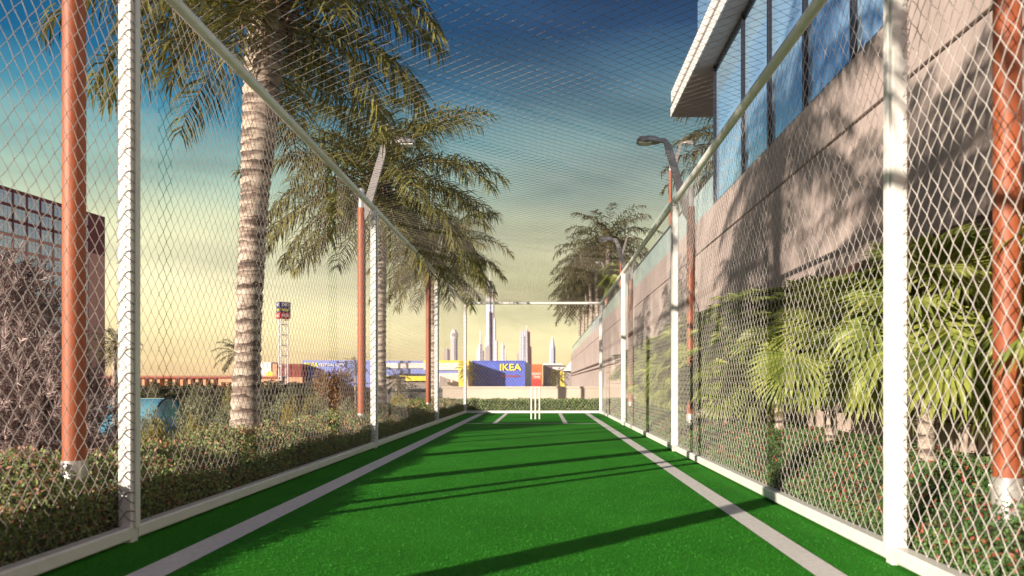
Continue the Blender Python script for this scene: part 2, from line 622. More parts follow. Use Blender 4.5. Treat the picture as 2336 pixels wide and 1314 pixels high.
g.add([(-3.5, YB, -.015), (XL, YB, -.015), (XL, YF + 2, -.015), (-3.5, YF + 2, -.015)], [(0, 1, 2, 3)])
g.add([(XR, YB, -.015), (3.5, YB, -.015), (3.5, YF + 40, -.015), (XR, YF + 40, -.015)], [(0, 1, 2, 3)])
tag(g.build('planting_bed', M['soil']), kind='structure')
# turf pile: short upright blades over the nearer turf
n = 90000
yy = 2.6 + (rng.random(n) ** 1.7) * 7.0
xx = rng.uniform(XL + .06, XR - .06, n)
keep = ~(((xx > -1.72) & (xx < -1.54)) | ((xx > 1.11) & (xx < 1.26)))
xx, yy = xx[keep], yy[keep]
n = len(xx)
hh = rng.uniform(.005, .010, n)
a = rng.uniform(0, 2 * np.pi, n)
w_ = rng.uniform(.001, .002, n)
lean = rng.normal(0, .006, (n, 2))
b0 = np.stack([xx + np.cos(a) * w_, yy + np.sin(a) * w_, np.zeros(n)], 1)
b1 = np.stack([xx - np.cos(a) * w_, yy - np.sin(a) * w_, np.zeros(n)], 1)
tp_ = np.stack([xx + lean[:, 0], yy + lean[:, 1], hh], 1)
g = MB()
g.add(np.stack([b0, b1, tp_], 1).reshape(-1, 3), np.arange(n * 3).reshape(-1, 3))
tag(g.build('turf_pile', M['blade']), 'short bright green blades of the artificial turf pitch', 'grass', kind='stuff')

# ------------------------------------------------------------------ the cricket cage
CH = 2.95
cage = thing('cricket_cage', 'white steel framed cricket practice cage with chain link sides and roof net over green turf', 'cage', (0, 0, 0))
PL = [-1.75, 3.85, 9.45, 15.0, YF]
PR = [-2.15, 3.38, 9.04, 14.76, YF]
ps = 0.034
for x, ys_ in ((XL, PL), (XR, PR)):
    for y in ys_:
        p = MB()
        p.bbox((x - ps, y - ps, 0.0), (x + ps, y + ps, CH - 0.035), 0.006)
        # inner strip where the two panel frames meet
        s = 1 if x < 0 else -1
        q0, q1 = sorted((x + s * (ps + .001), x + s * (ps + .013)))
        p.bbox((q0, y - .012, .07), (q1, y + ps - .004, CH - .04), 0.003)
        po = p.build('post', M['white'], cage)
        if y > 0:
            p = MB()
            p.tube([(x, y - .045, CH), (x, y + .045, CH)], .0415, 14)
            p.build('clamp', M['white'], po)
            p = MB()
            p.tube([(x + s * .03, y - ps - .016, CH - .06), (x + s * .03, y - ps + .002, CH - .06)], .009, 6)
            p.build('bolt', M['sleeve'], po)
for x in (XL, XR):
    t = MB()
    t.tube([(x, YB, CH), (x, 6, CH), (x, 13, CH), (x, YF, CH)], 0.036, 14)
    t.build('top_rail', M['white'], cage)
    t = MB()
    ys_ = PL if x < 0 else PR
    for a0, a1 in zip(ys_[:-1], ys_[1:]):
        t.bbox((x - .036, a0 + ps + .001, .012), (x + .036, a1 - ps - .001, .078), .008)
    t.build('base_rail', M['white'], cage)
t = MB()
t.tube([(XL, YF, CH), (-.3, YF, CH), (XR, YF, CH)], 0.036, 12)
t.build('top_rail', M['white'], cage)
t = MB()
t.bbox((XL + ps + .001, YF - .036, .012), (XR - ps - .001, YF + .036, .078), .008)
t.build('base_rail', M['white'], cage)

DW, DH, WR = 0.084, 0.10, 0.0019     # diamond width and height, wire radius


def chain_link(mb, U, V, frame, wr=WR, dw=DW, dh=DH):
    """zigzag wires woven into each other over a U x V panel; frame maps (u, v, out) to space"""
    nw = int(U / (dw / 2))
    nj = int(V / (dh / 2)) + 1
    k = np.arange(nw)[:, None]
    j = np.arange(nj)[None]
    side = (j + k) % 2
    u = (k + side) * dw / 2 + (1 - 2 * side) * wr * 0.6
    vv = np.broadcast_to(j * dh / 2, u.shape)
    o = np.where(j % 2 == 0, wr, -wr) * np.ones_like(u)
    # every bend is a short upright bit, like twisted wire
    e = dh * 0.03
    U2 = np.repeat(u, 2, axis=1)
    V2 = np.stack([vv - e, vv + e], 2).reshape(nw, -1)
    O2 = np.stack([o, -o * 0 + o], 2).reshape(nw, -1)
    jit = rng.normal(0, .0009, U2.shape)
    U2 = U2 + jit
    V2 = np.clip(V2, 0, V)
    P = np.stack([U2, V2, O2], -1)
    n2 = P.shape[1]
    ang = np.array([0, 2 * np.pi / 3, 4 * np.pi / 3])
    off = np.stack([np.cos(ang) * wr, np.zeros(3), np.sin(ang) * wr], -1)
    vtx = P[:, :, None, :] + off[None, None]
    vtx = frame(vtx.reshape(-1, 3))
    base = (np.arange(nw)[:, None, None] * n2 + np.arange(n2 - 1)[None, :, None]) * 3
    c = np.arange(3)[None, None]
    c1 = (c + 1) % 3
    fc = np.stack([base + c, base + c1, base + 3 + c1, base + 3 + c], -1).reshape(-1, 4)
    mb.add(vtx, fc, 0, True)


def ties(mb, x, y, s):
    """wire ties hooked round the near face of a post"""
    zz = np.arange(.14, CH - .08, .10)
    for z in zz:
        z += rng.normal(0, .006)
        a = y - ps - .004
        xi = x + s * (ps + .005)
        if s < 0:
            mb.tube([(x - s * (ps + .006), a + .02, z - .03), (x - s * (ps + .004), a, z - .012), (x - s * .020, a, z)], .0024, 4)
            mb.tube([(x - s * (ps + .006), a + .02, z + .02), (x - s * (ps + .004), a, z + .032), (x - s * .024, a, z + .026)], .0020, 4)
            continue
        mb.tube([(x, a, z), (x + s * .012, a, z + .012), (xi, a, z + .016), (xi, y - .014, z + .008)], .0026, 4)
        mb.tube([(x, a, z - .006), (x + s * .016, a, z - .022), (xi, a, z - .036), (xi, y - .014, z - .042)], .0022, 4)
        mb.tube([(x - s * (ps + .004), a, z - .052), (x - s * .012, a, z - .02), (x, a, z)], .0024, 4)


for x, ys_, s in ((XL, PL, 1), (XR, PR, -1)):
    for gauge, a0, a1 in zip((.0021 if x < 0 else .0026, .0016, .0013, .0011), ys_[:-1], ys_[1:]):
        mb = MB()
        chain_link(mb, a1 - a0, CH - .08, lambda p, x=x, a0=a0, s=s: np.stack([x - s * (.012 + p[:, 2]), a0 + p[:, 0], .08 + p[:, 1]], 1), wr=gauge)
        if a1 < YF + 1:
            ties(mb, x, a1, s)
        mb.build('chain_link_panel', M['shadewire' if x < 0 else 'wire'], cage)
mb = MB()
chain_link(mb, XR - XL, CH - .08, lambda p: np.stack([XL + p[:, 0], YF + p[:, 2] + .01, .08 + p[:, 1]], 1), wr=.0023)
mb.build('chain_link_panel', M['wire'], cage)
mb = MB()
chain_link(mb, XR - XL, YF - YB, lambda p: np.stack([XL + p[:, 0], YB + p[:, 1], CH + .04 + p[:, 2] - .03 * np.sin(np.pi * p[:, 0] / (XR - XL))], 1), wr=.0014, dw=.116, dh=.105)
mb.build('roof_net', M['shadewire'], cage)

# ------------------------------------------------------------------ stumps and bails
for x, lab in ((-.254, 'white cricket stump on the turf, the one nearest the return crease on the left'),
               (-.162, 'white cricket stump standing between the two other stumps'),
               (-.07, 'white cricket stump on the turf, rightmost of the three')):
    t = MB()
    t.tube([(0, 0, 0), (0, 0, .02), (0, 0, .68), (0, 0, .70), (0, 0, .708)], [.019, .0175, .0175, .016, .010], 14)
    o = t.build('stump', M['white'])
    o.location = (x, 17.25, 0)
    tag(o, lab, 'cricket stump', 'stumps of the wicket')
    for z in (.20, .38, .53):
        MB().tube([(0, 0, z), (0, 0, z + .012)], .0185, 14).build('band', M['sleeve'], o)
for x, lab in ((-.209, 'small wooden bail lying across the left and middle stumps'), (-.117, 'small wooden bail lying across the middle and right stumps')):
    t = MB()
    t.tube([(-.055, 0, 0), (-.04, 0, 0), (-.034, 0, 0), (0, 0, 0), (.034, 0, 0), (.04, 0, 0), (.055, 0, 0)], [.004, .005, .007, .0085, .007, .005, .004], 8)
    o = t.build('bail', M['white'])
    o.location = (x, 17.25, .717)
    tag(o, lab, 'cricket bail', 'bails on the wicket')

# ------------------------------------------------------------------ lamp posts


def lamp_post(label, loc, rz, group, src=[None]):
    if src[0] is not None:
        return dup(src[0], loc, rz, label, group)
    r = thing('lamp_post', label, 'lamp post', loc, rz, group)
    t = MB()
    t.tube([(0, 0, .40), (0, 0, 1.8), (0, 0, 3.12)], .054, 20)
    t.build('pole', M['rust'], r)
    t = MB()
    t.tube([(0, 0, -.02), (0, 0, .012), (0, 0, .013), (0, 0, .40)], [.10, .10, .062, .060], 20)
    for k in range(6):
        a_ = k * math.pi / 3 + .4
        t.tube([(math.cos(a_) * .058, math.sin(a_) * .058, .36), (math.cos(a_) * .066, math.sin(a_) * .066, .36)], .008, 6)
    t.build('base_sleeve', M['sleeve'], r)
    t = MB()
    t.tube([(0, 0, 3.12), (0, 0, 3.14), (0, 0, 3.36), (0, 0, 3.38)], [.050, .044, .044, .03], 16)
    t.build('collar', M['sleeve'], r)
    # arm: flat blade leaning out to +x, then a short level piece
    t = MB()
    prof = [(0.0, 2.98), (.05, 3.05), (.30, 3.92), (.345, 3.985), (.44, 3.995)]
    hw = [.030, .032, .026, .022, .02]
    th = [.055, .055, .045, .035, .03]
    vv = []
    for (x, z), h, q in zip(prof, hw, th):
        vv += [(x - q * .9, -h, z + q * .35), (x + q * .9, -h, z - q * .35), (x + q * .9, h, z - q * .35), (x - q * .9, h, z + q * .35)]
    vv = np.array(vv)
    vv[12:16] = [(.335, -.022, 4.02), (.355, -.022, 3.965), (.355, .022, 3.965), (.335, .022, 4.02)]
    vv[16:20] = [(.45, -.02, 4.02), (.45, -.02, 3.975), (.45, .02, 3.975), (.45, .02, 4.02)]
    ff = [(i * 4 + a_, i * 4 + (a_ + 1) % 4, i * 4 + 4 + (a_ + 1) % 4, i * 4 + 4 + a_) for i in range(4) for a_ in range(4)]
    t.add(vv, ff + [(3, 2, 1, 0), (16, 17, 18, 19)])
    t.build('arm', M['arm'], r)
    t = MB()
    # flat rounded head, wider in the middle
    outl = [(.40, .035), (.46, .075), (.56, .10), (.66, .095), (.71, .06)]
    ring = [(x, -y) for x, y in outl] + [(x, y) for x, y in reversed(outl)]
    n_ = len(ring)
    lay = []
    for z, s_ in ((3.962, .93), (3.972, 1.0), (4.005, 1.0), (4.035, .80), (4.042, .5)):
        lay += [(.555 + (x - .555) * s_, y * s_, z) for x, y in ring]
    ff = [(l * n_ + i, l * n_ + (i + 1) % n_, (l + 1) * n_ + (i + 1) % n_, (l + 1) * n_ + i) for l in range(4) for i in range(n_)]
    t.add(lay, ff, 0, False)
    t.add(lay, [tuple(range(n_ - 1, -1, -1))])
    t.add(lay, [tuple(range(4 * n_, 5 * n_))])
    for k in range(5):
        t.box((.47 + k * .022, -.05, 4.036), (.478 + k * .022, .05, 4.052))
    h = t.build('lamp_head', M['arm'], r)
    t = MB()
    t.bbox((.53, -.075, 3.946), (.69, .075, 3.959), .004)
    t.build('lens', M['lens'], h)
    src[0] = r
    return r


GL = 'lamp posts along the cage'
lamp_post('orange lamp post nearest the camera, behind the hedge and the first white post', (-2.40, 3.93, 0), 0, GL)
lamp_post('orange lamp post beside the second palm trunk, its lamp against the fronds', (-2.40, 10.17, 0), 0, GL)
lamp_post('orange lamp post by the third palm, farthest of those beside the hedge', (-2.40, 16.1, 0), 0, GL)
lamp_post('tall orange lamp post among the fan palms by the wall, nearest the camera', (1.95, 3.22, 0), math.pi, GL)
lamp_post('orange lamp post by the second right cage post, grey arm leaning over the roof net', (1.95, 10.1, 0), math.pi, GL)
lamp_post('orange lamp post by the far retaining wall below the terrace palms', (1.95, 17.0, 0), math.pi, GL)
GT = 'lamp posts on the terrace'
TZ = 4.25
lamp_post('orange lamp post on the terrace just past the end of the roof overhang', (3.95, 23.7, TZ), 0, GT)
lamp_post('orange lamp post on the terrace in front of the palm crowns', (3.95, 38.8, TZ), 0, GT)
lamp_post('orange lamp post on the terrace standing among the palm trunks', (3.95, 47.0, TZ), math.pi, GT)

# ------------------------------------------------------------------ feather palms


def frond(mb, L, az, e0, e1, npairs, ll, r, lw=.019, origin=(0, 0, 0), mats=(0, 1)):
    ns = 14
    t = np.linspace(0, 1, ns)
    el = e0 + (e1 - e0) * t ** 1.25
    azz = az + r.normal(0, .12) * t ** 2
    ds = L / (ns - 1)
    d = np.stack([np.cos(el) * np.cos(azz), np.cos(el) * np.sin(azz), np.sin(el)], 1)
    p = np.array(origin) + np.concatenate([[[0, 0, 0]], np.cumsum((d[:-1] + d[1:]) / 2 * ds, axis=0)])
    mb.tube(p, np.interp(t, [0, .15, 1], [.024, .014, .003]), 4, mats[1], True, False)
    n = npairs * 2
    tt = np.clip(np.repeat(np.linspace(.16, .995, npairs), 2) + r.normal(0, .004, n), 0, 1)
    sd = np.tile([1.0, -1.0], npairs)
    P = np.stack([np.interp(tt, t, p[:, i]) for i in range(3)], 1)
    T = np.stack([np.interp(tt, t, d[:, i]) for i in range(3)], 1)
    T /= np.linalg.norm(T, axis=1)[:, None]
    side = np.stack([-np.sin(az) * np.ones(n), np.cos(az) * np.ones(n), np.zeros(n)], 1) * sd[:, None]
    upv = np.cross(side, T) * sd[:, None]
    upv *= np.sign(upv[:, 2:3] + 1e-9)
    plum = r.normal(0.05, .42, n)[:, None]
    fwd = (.35 + .55 * tt)[:, None] + r.normal(0, .1, (n, 1))
    D = side + T * fwd + upv * plum
    D /= np.linalg.norm(D, axis=1)[:, None]
    l = ll * np.interp(tt, [.1, .3, .6, .85, 1], [.55, 1, 1, .75, .45]) * r.uniform(.8, 1.12, n)
    l = l[:, None]
    gdir = np.array([0, 0, -1.0])
    dr = r.uniform(.25, .75, (n, 1))
    q1 = P + D * l * .45 + gdir * l * .06 * dr
    D2 = D + gdir * (.6 + .7 * dr)
    D2 /= np.linalg.norm(D2, axis=1)[:, None]
    q2 = q1 + D2 * l * .55
    wv = np.cross(D, gdir + r.normal(0, .35, (n, 3)))
    wv /= np.linalg.norm(wv, axis=1)[:, None] + 1e-9
    w = lw * r.uniform(.8, 1.15, (n, 1))
    a0, a1 = P - wv * w * .35, P + wv * w * .35
    b0, b1 = q1 - wv * w * .5, q1 + wv * w * .5
    c0, c1 = q2 - wv * w * .08, q2 + wv * w * .08
    v = np.stack([a0, a1, b0, b1, c0, c1], 1).reshape(-1, 3)
    i = np.arange(n)[:, None] * 6
    f = np.concatenate([i + np.array([[0, 1, 3, 2]]), i + np.array([[2, 3, 5, 4]])])
    mb.add(v, f, mats[0])


def crown_mesh(name, nf, L, npairs, ll, seed, lw, leaf, lowest=-.55):
    r = np.random.default_rng(seed)
    mb = MB()
    for k in range(nf):
        q = k / (nf - 1)
        e0 = 1.45 - q * (1.45 - lowest)
        e1 = -.10 - 1.0 * min(1, q * 1.5) + r.normal(0, .12)
        frond(mb, L * (.72 + .28 * math.sin(math.pi * min(1, .25 + q * .6))) * r.uniform(.9, 1.1), k * 2.39996 + r.normal(0, .15), e0, e1, npairs, ll, r, lw,
              origin=(0.05 * math.cos(k * 2.4), 0.05 * math.sin(k * 2.4), -.25 * q))
    return mb.mesh(name, [leaf, M['rachis']])


def trunk_mesh(name, H, lean, rb, rm, rt, seed, hairs=True, seg=None):
    r = np.random.default_rng(seed)
    nr = seg or int(H / .028)
    t = np.linspace(0, 1, nr)
    cx = lean[0] * t ** 1.6
    cy = lean[1] * t ** 1.6
    rad = np.interp(t, [0, .05, .3, .6, .9, 1], [rb * 1.12, rb, rm, rm * 1.08, rt, rt * .92])
    ringph = np.cumsum(r.uniform(.75, 1.25, nr)) * .028 / .085
    saw = ringph % 1.0
    rad = rad * (1 + .075 * saw - .05 * (saw < .22)) + r.normal(0, .0012, nr)
    mb = MB()
    sides = 22
    a = np.linspace(0, 2 * np.pi, sides, endpoint=False)
    wob_ = 1 + .035 * np.sin(2 * a[None] + t[:, None] * 9 + seed) + r.normal(0, .008, (nr, sides))
    v = np.stack([cx[:, None] + rad[:, None] * wob_ * np.cos(a), cy[:, None] + rad[:, None] * wob_ * np.sin(a), np.broadcast_to((t * H)[:, None], (nr, sides))], -1)
    i = np.arange(nr - 1)[:, None] * sides
    j = np.arange(sides)[None]
    k = (j + 1) % sides
    mb.add(v.reshape(-1, 3), np.stack([i + j, i + k, i + sides + k, i + sides + j], -1).reshape(-1, 4), 0, True)
    if hairs:
        n = int(H * 900)
        tt = r.random(n)
        # gather at the ring scars
        rp_ = np.interp(tt, t, ringph)
        keep = (rp_ % 1.0) > r.random(n) * .9
        tt = tt[keep]
        n = len(tt)
        aa = r.uniform(0, 2 * np.pi, n)
        rr = np.interp(tt, t, rad) * .98
        bx = np.stack([np.interp(tt, t, cx) + rr * np.cos(aa), np.interp(tt, t, cy) + rr * np.sin(aa), tt * H], 1)
        o = np.stack([np.cos(aa), np.sin(aa), r.normal(.5, .9, n)], 1) + r.normal(0, .4, (n, 3))
        o /= np.linalg.norm(o, axis=1)[:, None]
        ln = r.uniform(.015, .045, (n, 1))
        wv = np.cross(o, r.normal(size=(n, 3)))
        wv /= np.linalg.norm(wv, axis=1)[:, None]
        v = np.stack([bx + wv * .0022, bx - wv * .0022, bx + o * ln], 1).reshape(-1, 3)
        mb.add(v, np.arange(n * 3).reshape(-1, 3), 1)
    return mb.mesh(name, [M['trunk'], M['fibre']])


def boot_mesh(name, seed, rt):
    r = np.random.default_rng(seed)
    mb = MB()
    for k in range(26):
        a = k * 2.4
        z = -.30 + .42 * k / 26
        rr = rt * (1.0 - .25 * k / 26)
        L = r.uniform(.22, .42)
        o = r.uniform(.35, .9)
        d = np.array([math.cos(a), math.sin(a), 0])
        p = [np.array([0, 0, z]) + d * rr * .75, np.array([0, 0, z + L * .45]) + d * (rr * 1.05), np.array([0, 0, z + L * .85]) + d * (rr + L * o * .6)]
        mb.tube(p, [.05, .036, .010], 5, 0, True)
    for k in range(14):       # hanging dry strips
        a = r.uniform(0, 6.28)
        d = np.array([math.cos(a), math.sin(a), 0])
        L = r.uniform(.25, .55)
        mb.tube([d * rt * .9 + [0, 0, .05], d * (rt * 1.5) + [0, 0, -.05], d * (rt * 1.6) + [0, 0, -L * .6], d * (rt * 1.45) + [0, 0, -L]], [.02, .014, .012, .003], 4, 0, True)
    return mb.mesh(name, [M['boot']])


CROWN_A = crown_mesh('crown', 42, 2.1, 66, .50, 3, .021, M['palm_leaf'], -.32)
CROWN_B = crown_mesh('crown', 50, 2.45, 64, .55, 11, .024, M['palm_leaf'])
BOOT = boot_mesh('leaf_base', 5, .15)


def palm(label, loc, H, lean, radii, crown, rz, seed, group, cs=1.0, hairs=True):
    r = thing('palm_tree', label, 'palm tree', loc, 0, group)
    link('trunk', trunk_mesh('trunk', H, lean, *radii, seed, hairs), r)
    c = link('crown', crown, r)
    c.location = (lean[0], lean[1], H + .12)
    c.rotation_euler = (0, 0, rz)
    c.scale = (cs,) * 3
    b = link('leaf_base', BOOT, r)
    b.location = (lean[0], lean[1], H)
    b.rotation_euler = (0, 0, rz)
    return r


GP = 'palms in a row beside the cage'
palm('big leaning palm nearest the camera, ringed fibrous trunk rising behind the hedge', (-2.73, 7.04, -.03), 4.20, (.20, .0), (.140, .110, .165), CROWN_A, 2.6, 1, GP, .9)
palm('palm whose trunk stands between the orange lamp post and second white post', (-2.83, 13.4, -.03), 4.25, (-.04, .1), (.112, .092, .125), CROWN_B, .9, 2, GP)
palm('palm beside the third white cage post, crown behind the far left lamp post', (-2.88, 20.35, -.03), 4.15, (.05, 0), (.115, .095, .125), CROWN_B, 5.6, 3, GP, .86)
palm('palm just outside the picture that throws its trunk shadow over the near turf', (-2.73, .72, -.03), 4.3, (.1, .0), (.13, .105, .14), CROWN_B, 2.0, 4, GP, .82, False)
palm('tall palm outside the picture whose crown shades the retaining wall', (-5.2, 2.2, -1.3), 8.2, (.1, .0), (.14, .11, .14), CROWN_A, 0.4, 6, GP, 1.25, False)

# terrace palms: lighter meshes, shared
CROWN_F = crown_mesh('crown', 34, 3.4, 30, .62, 21, .055, M['palm_far'], -.35)
TRUNK_F = trunk_mesh('trunk', 4.6, (.1, .1), .15, .125, .14, 9, False, 60)
GTP = 'palms in a row on the far terrace'
src = thing('palm_tree', 'terrace palm nearest the camera, standing first in the far row', 'palm tree', (4.25, 51, TZ), 0, GTP)
src.scale = (1.15, 1.15, 1.24)
link('trunk', TRUNK_F, src)
c = link('crown', CROWN_F, src)
c.location = (.1, .1, 4.7)
for k, (x, y, rz, s) in enumerate([(4.3, 60, 1.1, 1.0), (4.3, 67, 2.3, .97), (4.25, 74, 3.9, 1.03), (4.3, 81, 5.0, .96), (4.25, 88, .5, 1.02), (4.9, 57, 2.8, .98), (4.9, 71, 4.4, 1.0)]):
    dup(src, (x, y, TZ), rz, 'far terrace palm with a grey ringed trunk behind the glass balustrade', GTP, (1.15 * s, 1.15 * s, 1.22 * s))
dup(src, (7.3, 27, TZ), 1.9, 'palm half hidden behind the white roof overhang, only frond tips showing', GTP, 1.0)

# ------------------------------------------------------------------ fan palms


def fan_leaf(mb, base, az, el, pet, Rr, r, m=0, roll=0.0):
    d = np.array([math.cos(el) * math.cos(az), math.cos(el) * math.sin(az), math.sin(el)])
    sag = np.array([0, 0, -1.0])
    mid = base + d * pet * .55
    hub = base + d * pet + sag * pet * .12
    mb.tube([base, mid, hub], [.014, .009, .006], 4, 1, True, False)
    f = hub - mid
    f /= np.linalg.norm(f)
    s = np.cross(f, [0, 0, 1.0])
    s /= np.linalg.norm(s) + 1e-9
    n_ = np.cross(s, f)
    s = s * math.cos(roll) + n_ * math.sin(roll)
    n_ = np.cross(s, f)
    # blade tips backward a little: plane spanned by s and f2
    tilt = r.uniform(.45, 1.15)
    f2 = f * math.cos(tilt) - n_ * math.sin(tilt)
    n2 = np.cross(s, f2)
    ns = 34
    th = np.linspace(-2.35, 2.35, ns) + r.normal(0, .015, ns)
    dd = np.sin(th)[:, None] * s + np.cos(th)[:, None] * f2
    tg = np.cos(th)[:, None] * s - np.sin(th)[:, None] * f2
    RR = Rr * (.72 + .28 * np.cos(th * .5)) * r.uniform(.93, 1.05, ns)
    cup = .10 * n2
    hw = .5 * 4.7 / ns
    r1 = RR * .64
    fold = .022 * n2
    p0 = np.broadcast_to(hub, (ns, 3))
    c1 = hub + dd * r1[:, None] + cup * r1[:, None] - fold * .6
    l1 = hub + dd * r1[:, None] + cup * r1[:, None] + tg * (hw * r1 * .98)[:, None] + fold * .6
    m1 = hub + dd * r1[:, None] + cup * r1[:, None] - tg * (hw * r1 * .98)[:, None] + fold * .6
    droop = sag * r.uniform(.02, .12, (ns, 1)) * RR[:, None]
    r2 = RR * .82
    l2 = hub + dd * r2[:, None] + cup * r2[:, None] * .7 + tg * (hw * r2 * .5)[:, None] + droop * .35
    m2 = hub + dd * r2[:, None] + cup * r2[:, None] * .7 - tg * (hw * r2 * .5)[:, None] + droop * .35
    tip = hub + dd * RR[:, None] + cup * RR[:, None] * .3 + droop
    v = np.stack([p0, c1, l1, m1, l2, m2, tip], 1).reshape(-1, 3)
    i = np.arange(ns)[:, None] * 7
    mb.add(v, np.concatenate([i + np.array([[0, 2, 1]]), i + np.array([[0, 1, 3]]), i + np.array([[1, 2, 4]]), i + np.array([[1, 5, 3]]), i + np.array([[4, 6, 5]])]), m)
    mb.add(v, i + np.array([[1, 4, 5]]), m)


def fan_crown(seed, nl, Rr):
    r = np.random.default_rng(seed)
    mb = MB()
    for k in range(nl):
        q = k / (nl - 1)
        el = 1.40 - 1.50 * q + r.normal(0, .12)
        fan_leaf(mb, np.array([0, 0, -.16 * q]), k * 2.39996 + r.normal(0, .25), el, r.uniform(.26, .60) * (.7 + .4 * math.sin(math.pi * q)), Rr * r.uniform(.85, 1.1), r, 0, r.normal(0, .3))
    return mb.mesh('crown', [M['fan'], M['rachis'], M['fan_dry']])


FC = [fan_crown(31, 36, .44), fan_crown(32, 34, .42), fan_crown(33, 38, .45)]
FT = trunk_mesh('trunk', 1.30, (.04, .03), .058, .046, .046, 41, True)
GF = 'fan palms along the retaining wall'
fans = [(2.63, 3.20, 1.0, 0, 'bright green fan palm at the picture edge beside the nearest right-hand orange post'),
        (2.50, 4.98, 1.06, 1, 'green fan palm just past the near white post, trunk visible below its fans'),
        (2.54, 6.73, .98, 2, 'lush fan palm seen just in front of the near white post, against the shaded wall'),
        (2.58, 8.36, 1.12, 0, 'tall fan palm between the near post and second post, first to show its whole crown'),
        (2.50, 9.92, 1.0, 1, 'fan palm behind the orange lamp post with the leaning grey arm'),
        (2.56, 11.65, 1.08, 2, 'fan palm by the wall just right of the second white post'),
        (2.52, 13.55, 1.0, 0, 'fan palm by the wall just left of the second white post'),
        (2.58, 15.67, 1.05, 1, 'fan palm beside the third white post near the far lamp post'),
        (2.54, 17.95, 1.0, 2, 'fan palm near the end of the cage, left of the third white post'),
        (2.58, 20.54, 1.05, 0, 'farthest fan palm by the wall, past the end of the cage'),
        (2.30, 9.6, .85, 2, 'low young fan palm between the fence and the leaning-arm lamp post, right of it'),
        (2.35, 11.4, .85, 0, 'low young fan palm partly hidden by the second white post'),
        (2.30, 13.4, .85, 1, 'low young fan palm just left of the second white post at the fence'),
        (2.35, 15.6, .85, 2, 'low young fan palm at the fence beside the third white post'),
        (2.75, 6.1, .95, 1, 'fan palm close to the wall, just left of the near white post'),
        (2.80, 9.6, 1.12, 2, 'broad fan palm hugging the wall right of the leaning-arm lamp post'),
        (2.80, 11.3, 1.08, 0, 'fan palm hugging the wall directly behind the leaning-arm lamp post'),
        (2.80, 13.2, 1.1, 1, 'fan palm hugging the wall just behind the second white post'),
        (2.80, 15.3, 1.1, 2, 'fan palm hugging the wall between the second and third white posts')]
for k, (x, y, s, v_, lab) in enumerate(fans):
    r_ = thing('fan_palm', lab, 'fan palm', (x, y, -.02), 0, GF)
    r_.scale = (s, s, s)
    tr_ = link('trunk', FT, r_)
    tr_.rotation_euler = (0, 0, k * 1.3)
    tr_.scale = (1, 1, .75 if 'young' in lab else .88)
    c = link('crown', FC[v_], r_)
    c.location = (.02, .02, 1.02 if 'young' in lab else 1.19)
    c.rotation_euler = (0, 0, k * 1.9)
r_ = thing('fan_palm', 'yellow green fan palm growing on the terrace below the feather palms', 'fan palm', (4.35, 44, TZ), 0, 'fan palm on the terrace')
r_.scale = (1.7, 1.7, 1.9)
link('trunk', FT, r_)
c = link('crown', FC[0], r_)
c.location = (.02, .02, 1.36)

# ------------------------------------------------------------------ hedges and ground cover


def hedge(name, label, x0, x1, y0, y1, hfun, dens, size, mats, weights, tipw, seed, cat='hedge', kind=None, yfade=True):
    r = np.random.default_rng(seed)
    mb = MB()
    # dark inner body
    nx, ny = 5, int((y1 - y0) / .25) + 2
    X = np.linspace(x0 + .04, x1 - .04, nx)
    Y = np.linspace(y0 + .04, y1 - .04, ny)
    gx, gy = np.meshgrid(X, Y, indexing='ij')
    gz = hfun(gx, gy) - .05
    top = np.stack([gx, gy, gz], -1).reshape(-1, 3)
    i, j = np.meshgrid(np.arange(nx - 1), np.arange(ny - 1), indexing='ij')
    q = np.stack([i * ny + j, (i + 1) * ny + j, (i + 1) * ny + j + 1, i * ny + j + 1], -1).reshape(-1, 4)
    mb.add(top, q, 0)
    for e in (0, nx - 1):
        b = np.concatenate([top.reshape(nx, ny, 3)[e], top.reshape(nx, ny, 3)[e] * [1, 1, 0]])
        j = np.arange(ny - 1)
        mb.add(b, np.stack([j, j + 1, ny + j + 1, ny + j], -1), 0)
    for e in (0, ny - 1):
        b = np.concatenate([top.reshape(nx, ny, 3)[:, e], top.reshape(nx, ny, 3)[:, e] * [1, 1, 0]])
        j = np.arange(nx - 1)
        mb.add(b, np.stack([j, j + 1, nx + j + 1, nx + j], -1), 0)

    def scatter(n, where):
        if yfade:
            y = y0 + (y1 - y0) * r.random(n) ** 1.55
        else:
            y = r.uniform(y0, y1, n)
        if where == 'top':
            x = r.uniform(x0, x1, n)
            z = hfun(x, y) - r.random(n) ** 1.5 * .09 + r.normal(0, .012, n)
        else:
            x = np.full(n, x0 if where == 'x0' else x1) + r.normal(0, .02, n)
            z = hfun(np.clip(x, x0, x1), y) * r.random(n) ** .8
        if where in ('y0', 'y1'):
            x = r.uniform(x0, x1, n)
            y = np.full(n, y0 if where == 'y0' else y1) + r.normal(0, .02, n)
            z = hfun(x, y) * r.random(n)
        P = np.stack([x, y, z], 1)
        mi = r.choice(len(weights), n, p=weights) + 1
        isTip = (z > hfun(np.clip(x, x0, x1), y) - .045) & (r.random(n) < tipw)
        mi[isTip] = len(mats) - 1
        sz = size * r.uniform(.7, 1.3, n) * (1 + .045 * np.maximum(0, y - 4) if yfade else 1)
        leaves(mb, P, sz, mi, .5, .5, r)
    for where, n in dens.items():
        scatter(n, where)
    o = mb.build(name, mats)
    return tag(o, label, cat, None, kind)


def hl(x, y):
    t = np.clip((-2.13 - x) / .62, 0, 1)
    return .26 + .15 * t ** .7 + .025 * np.sin(y * 2.1) + .018 * np.sin(y * 5.3 + x * 7)


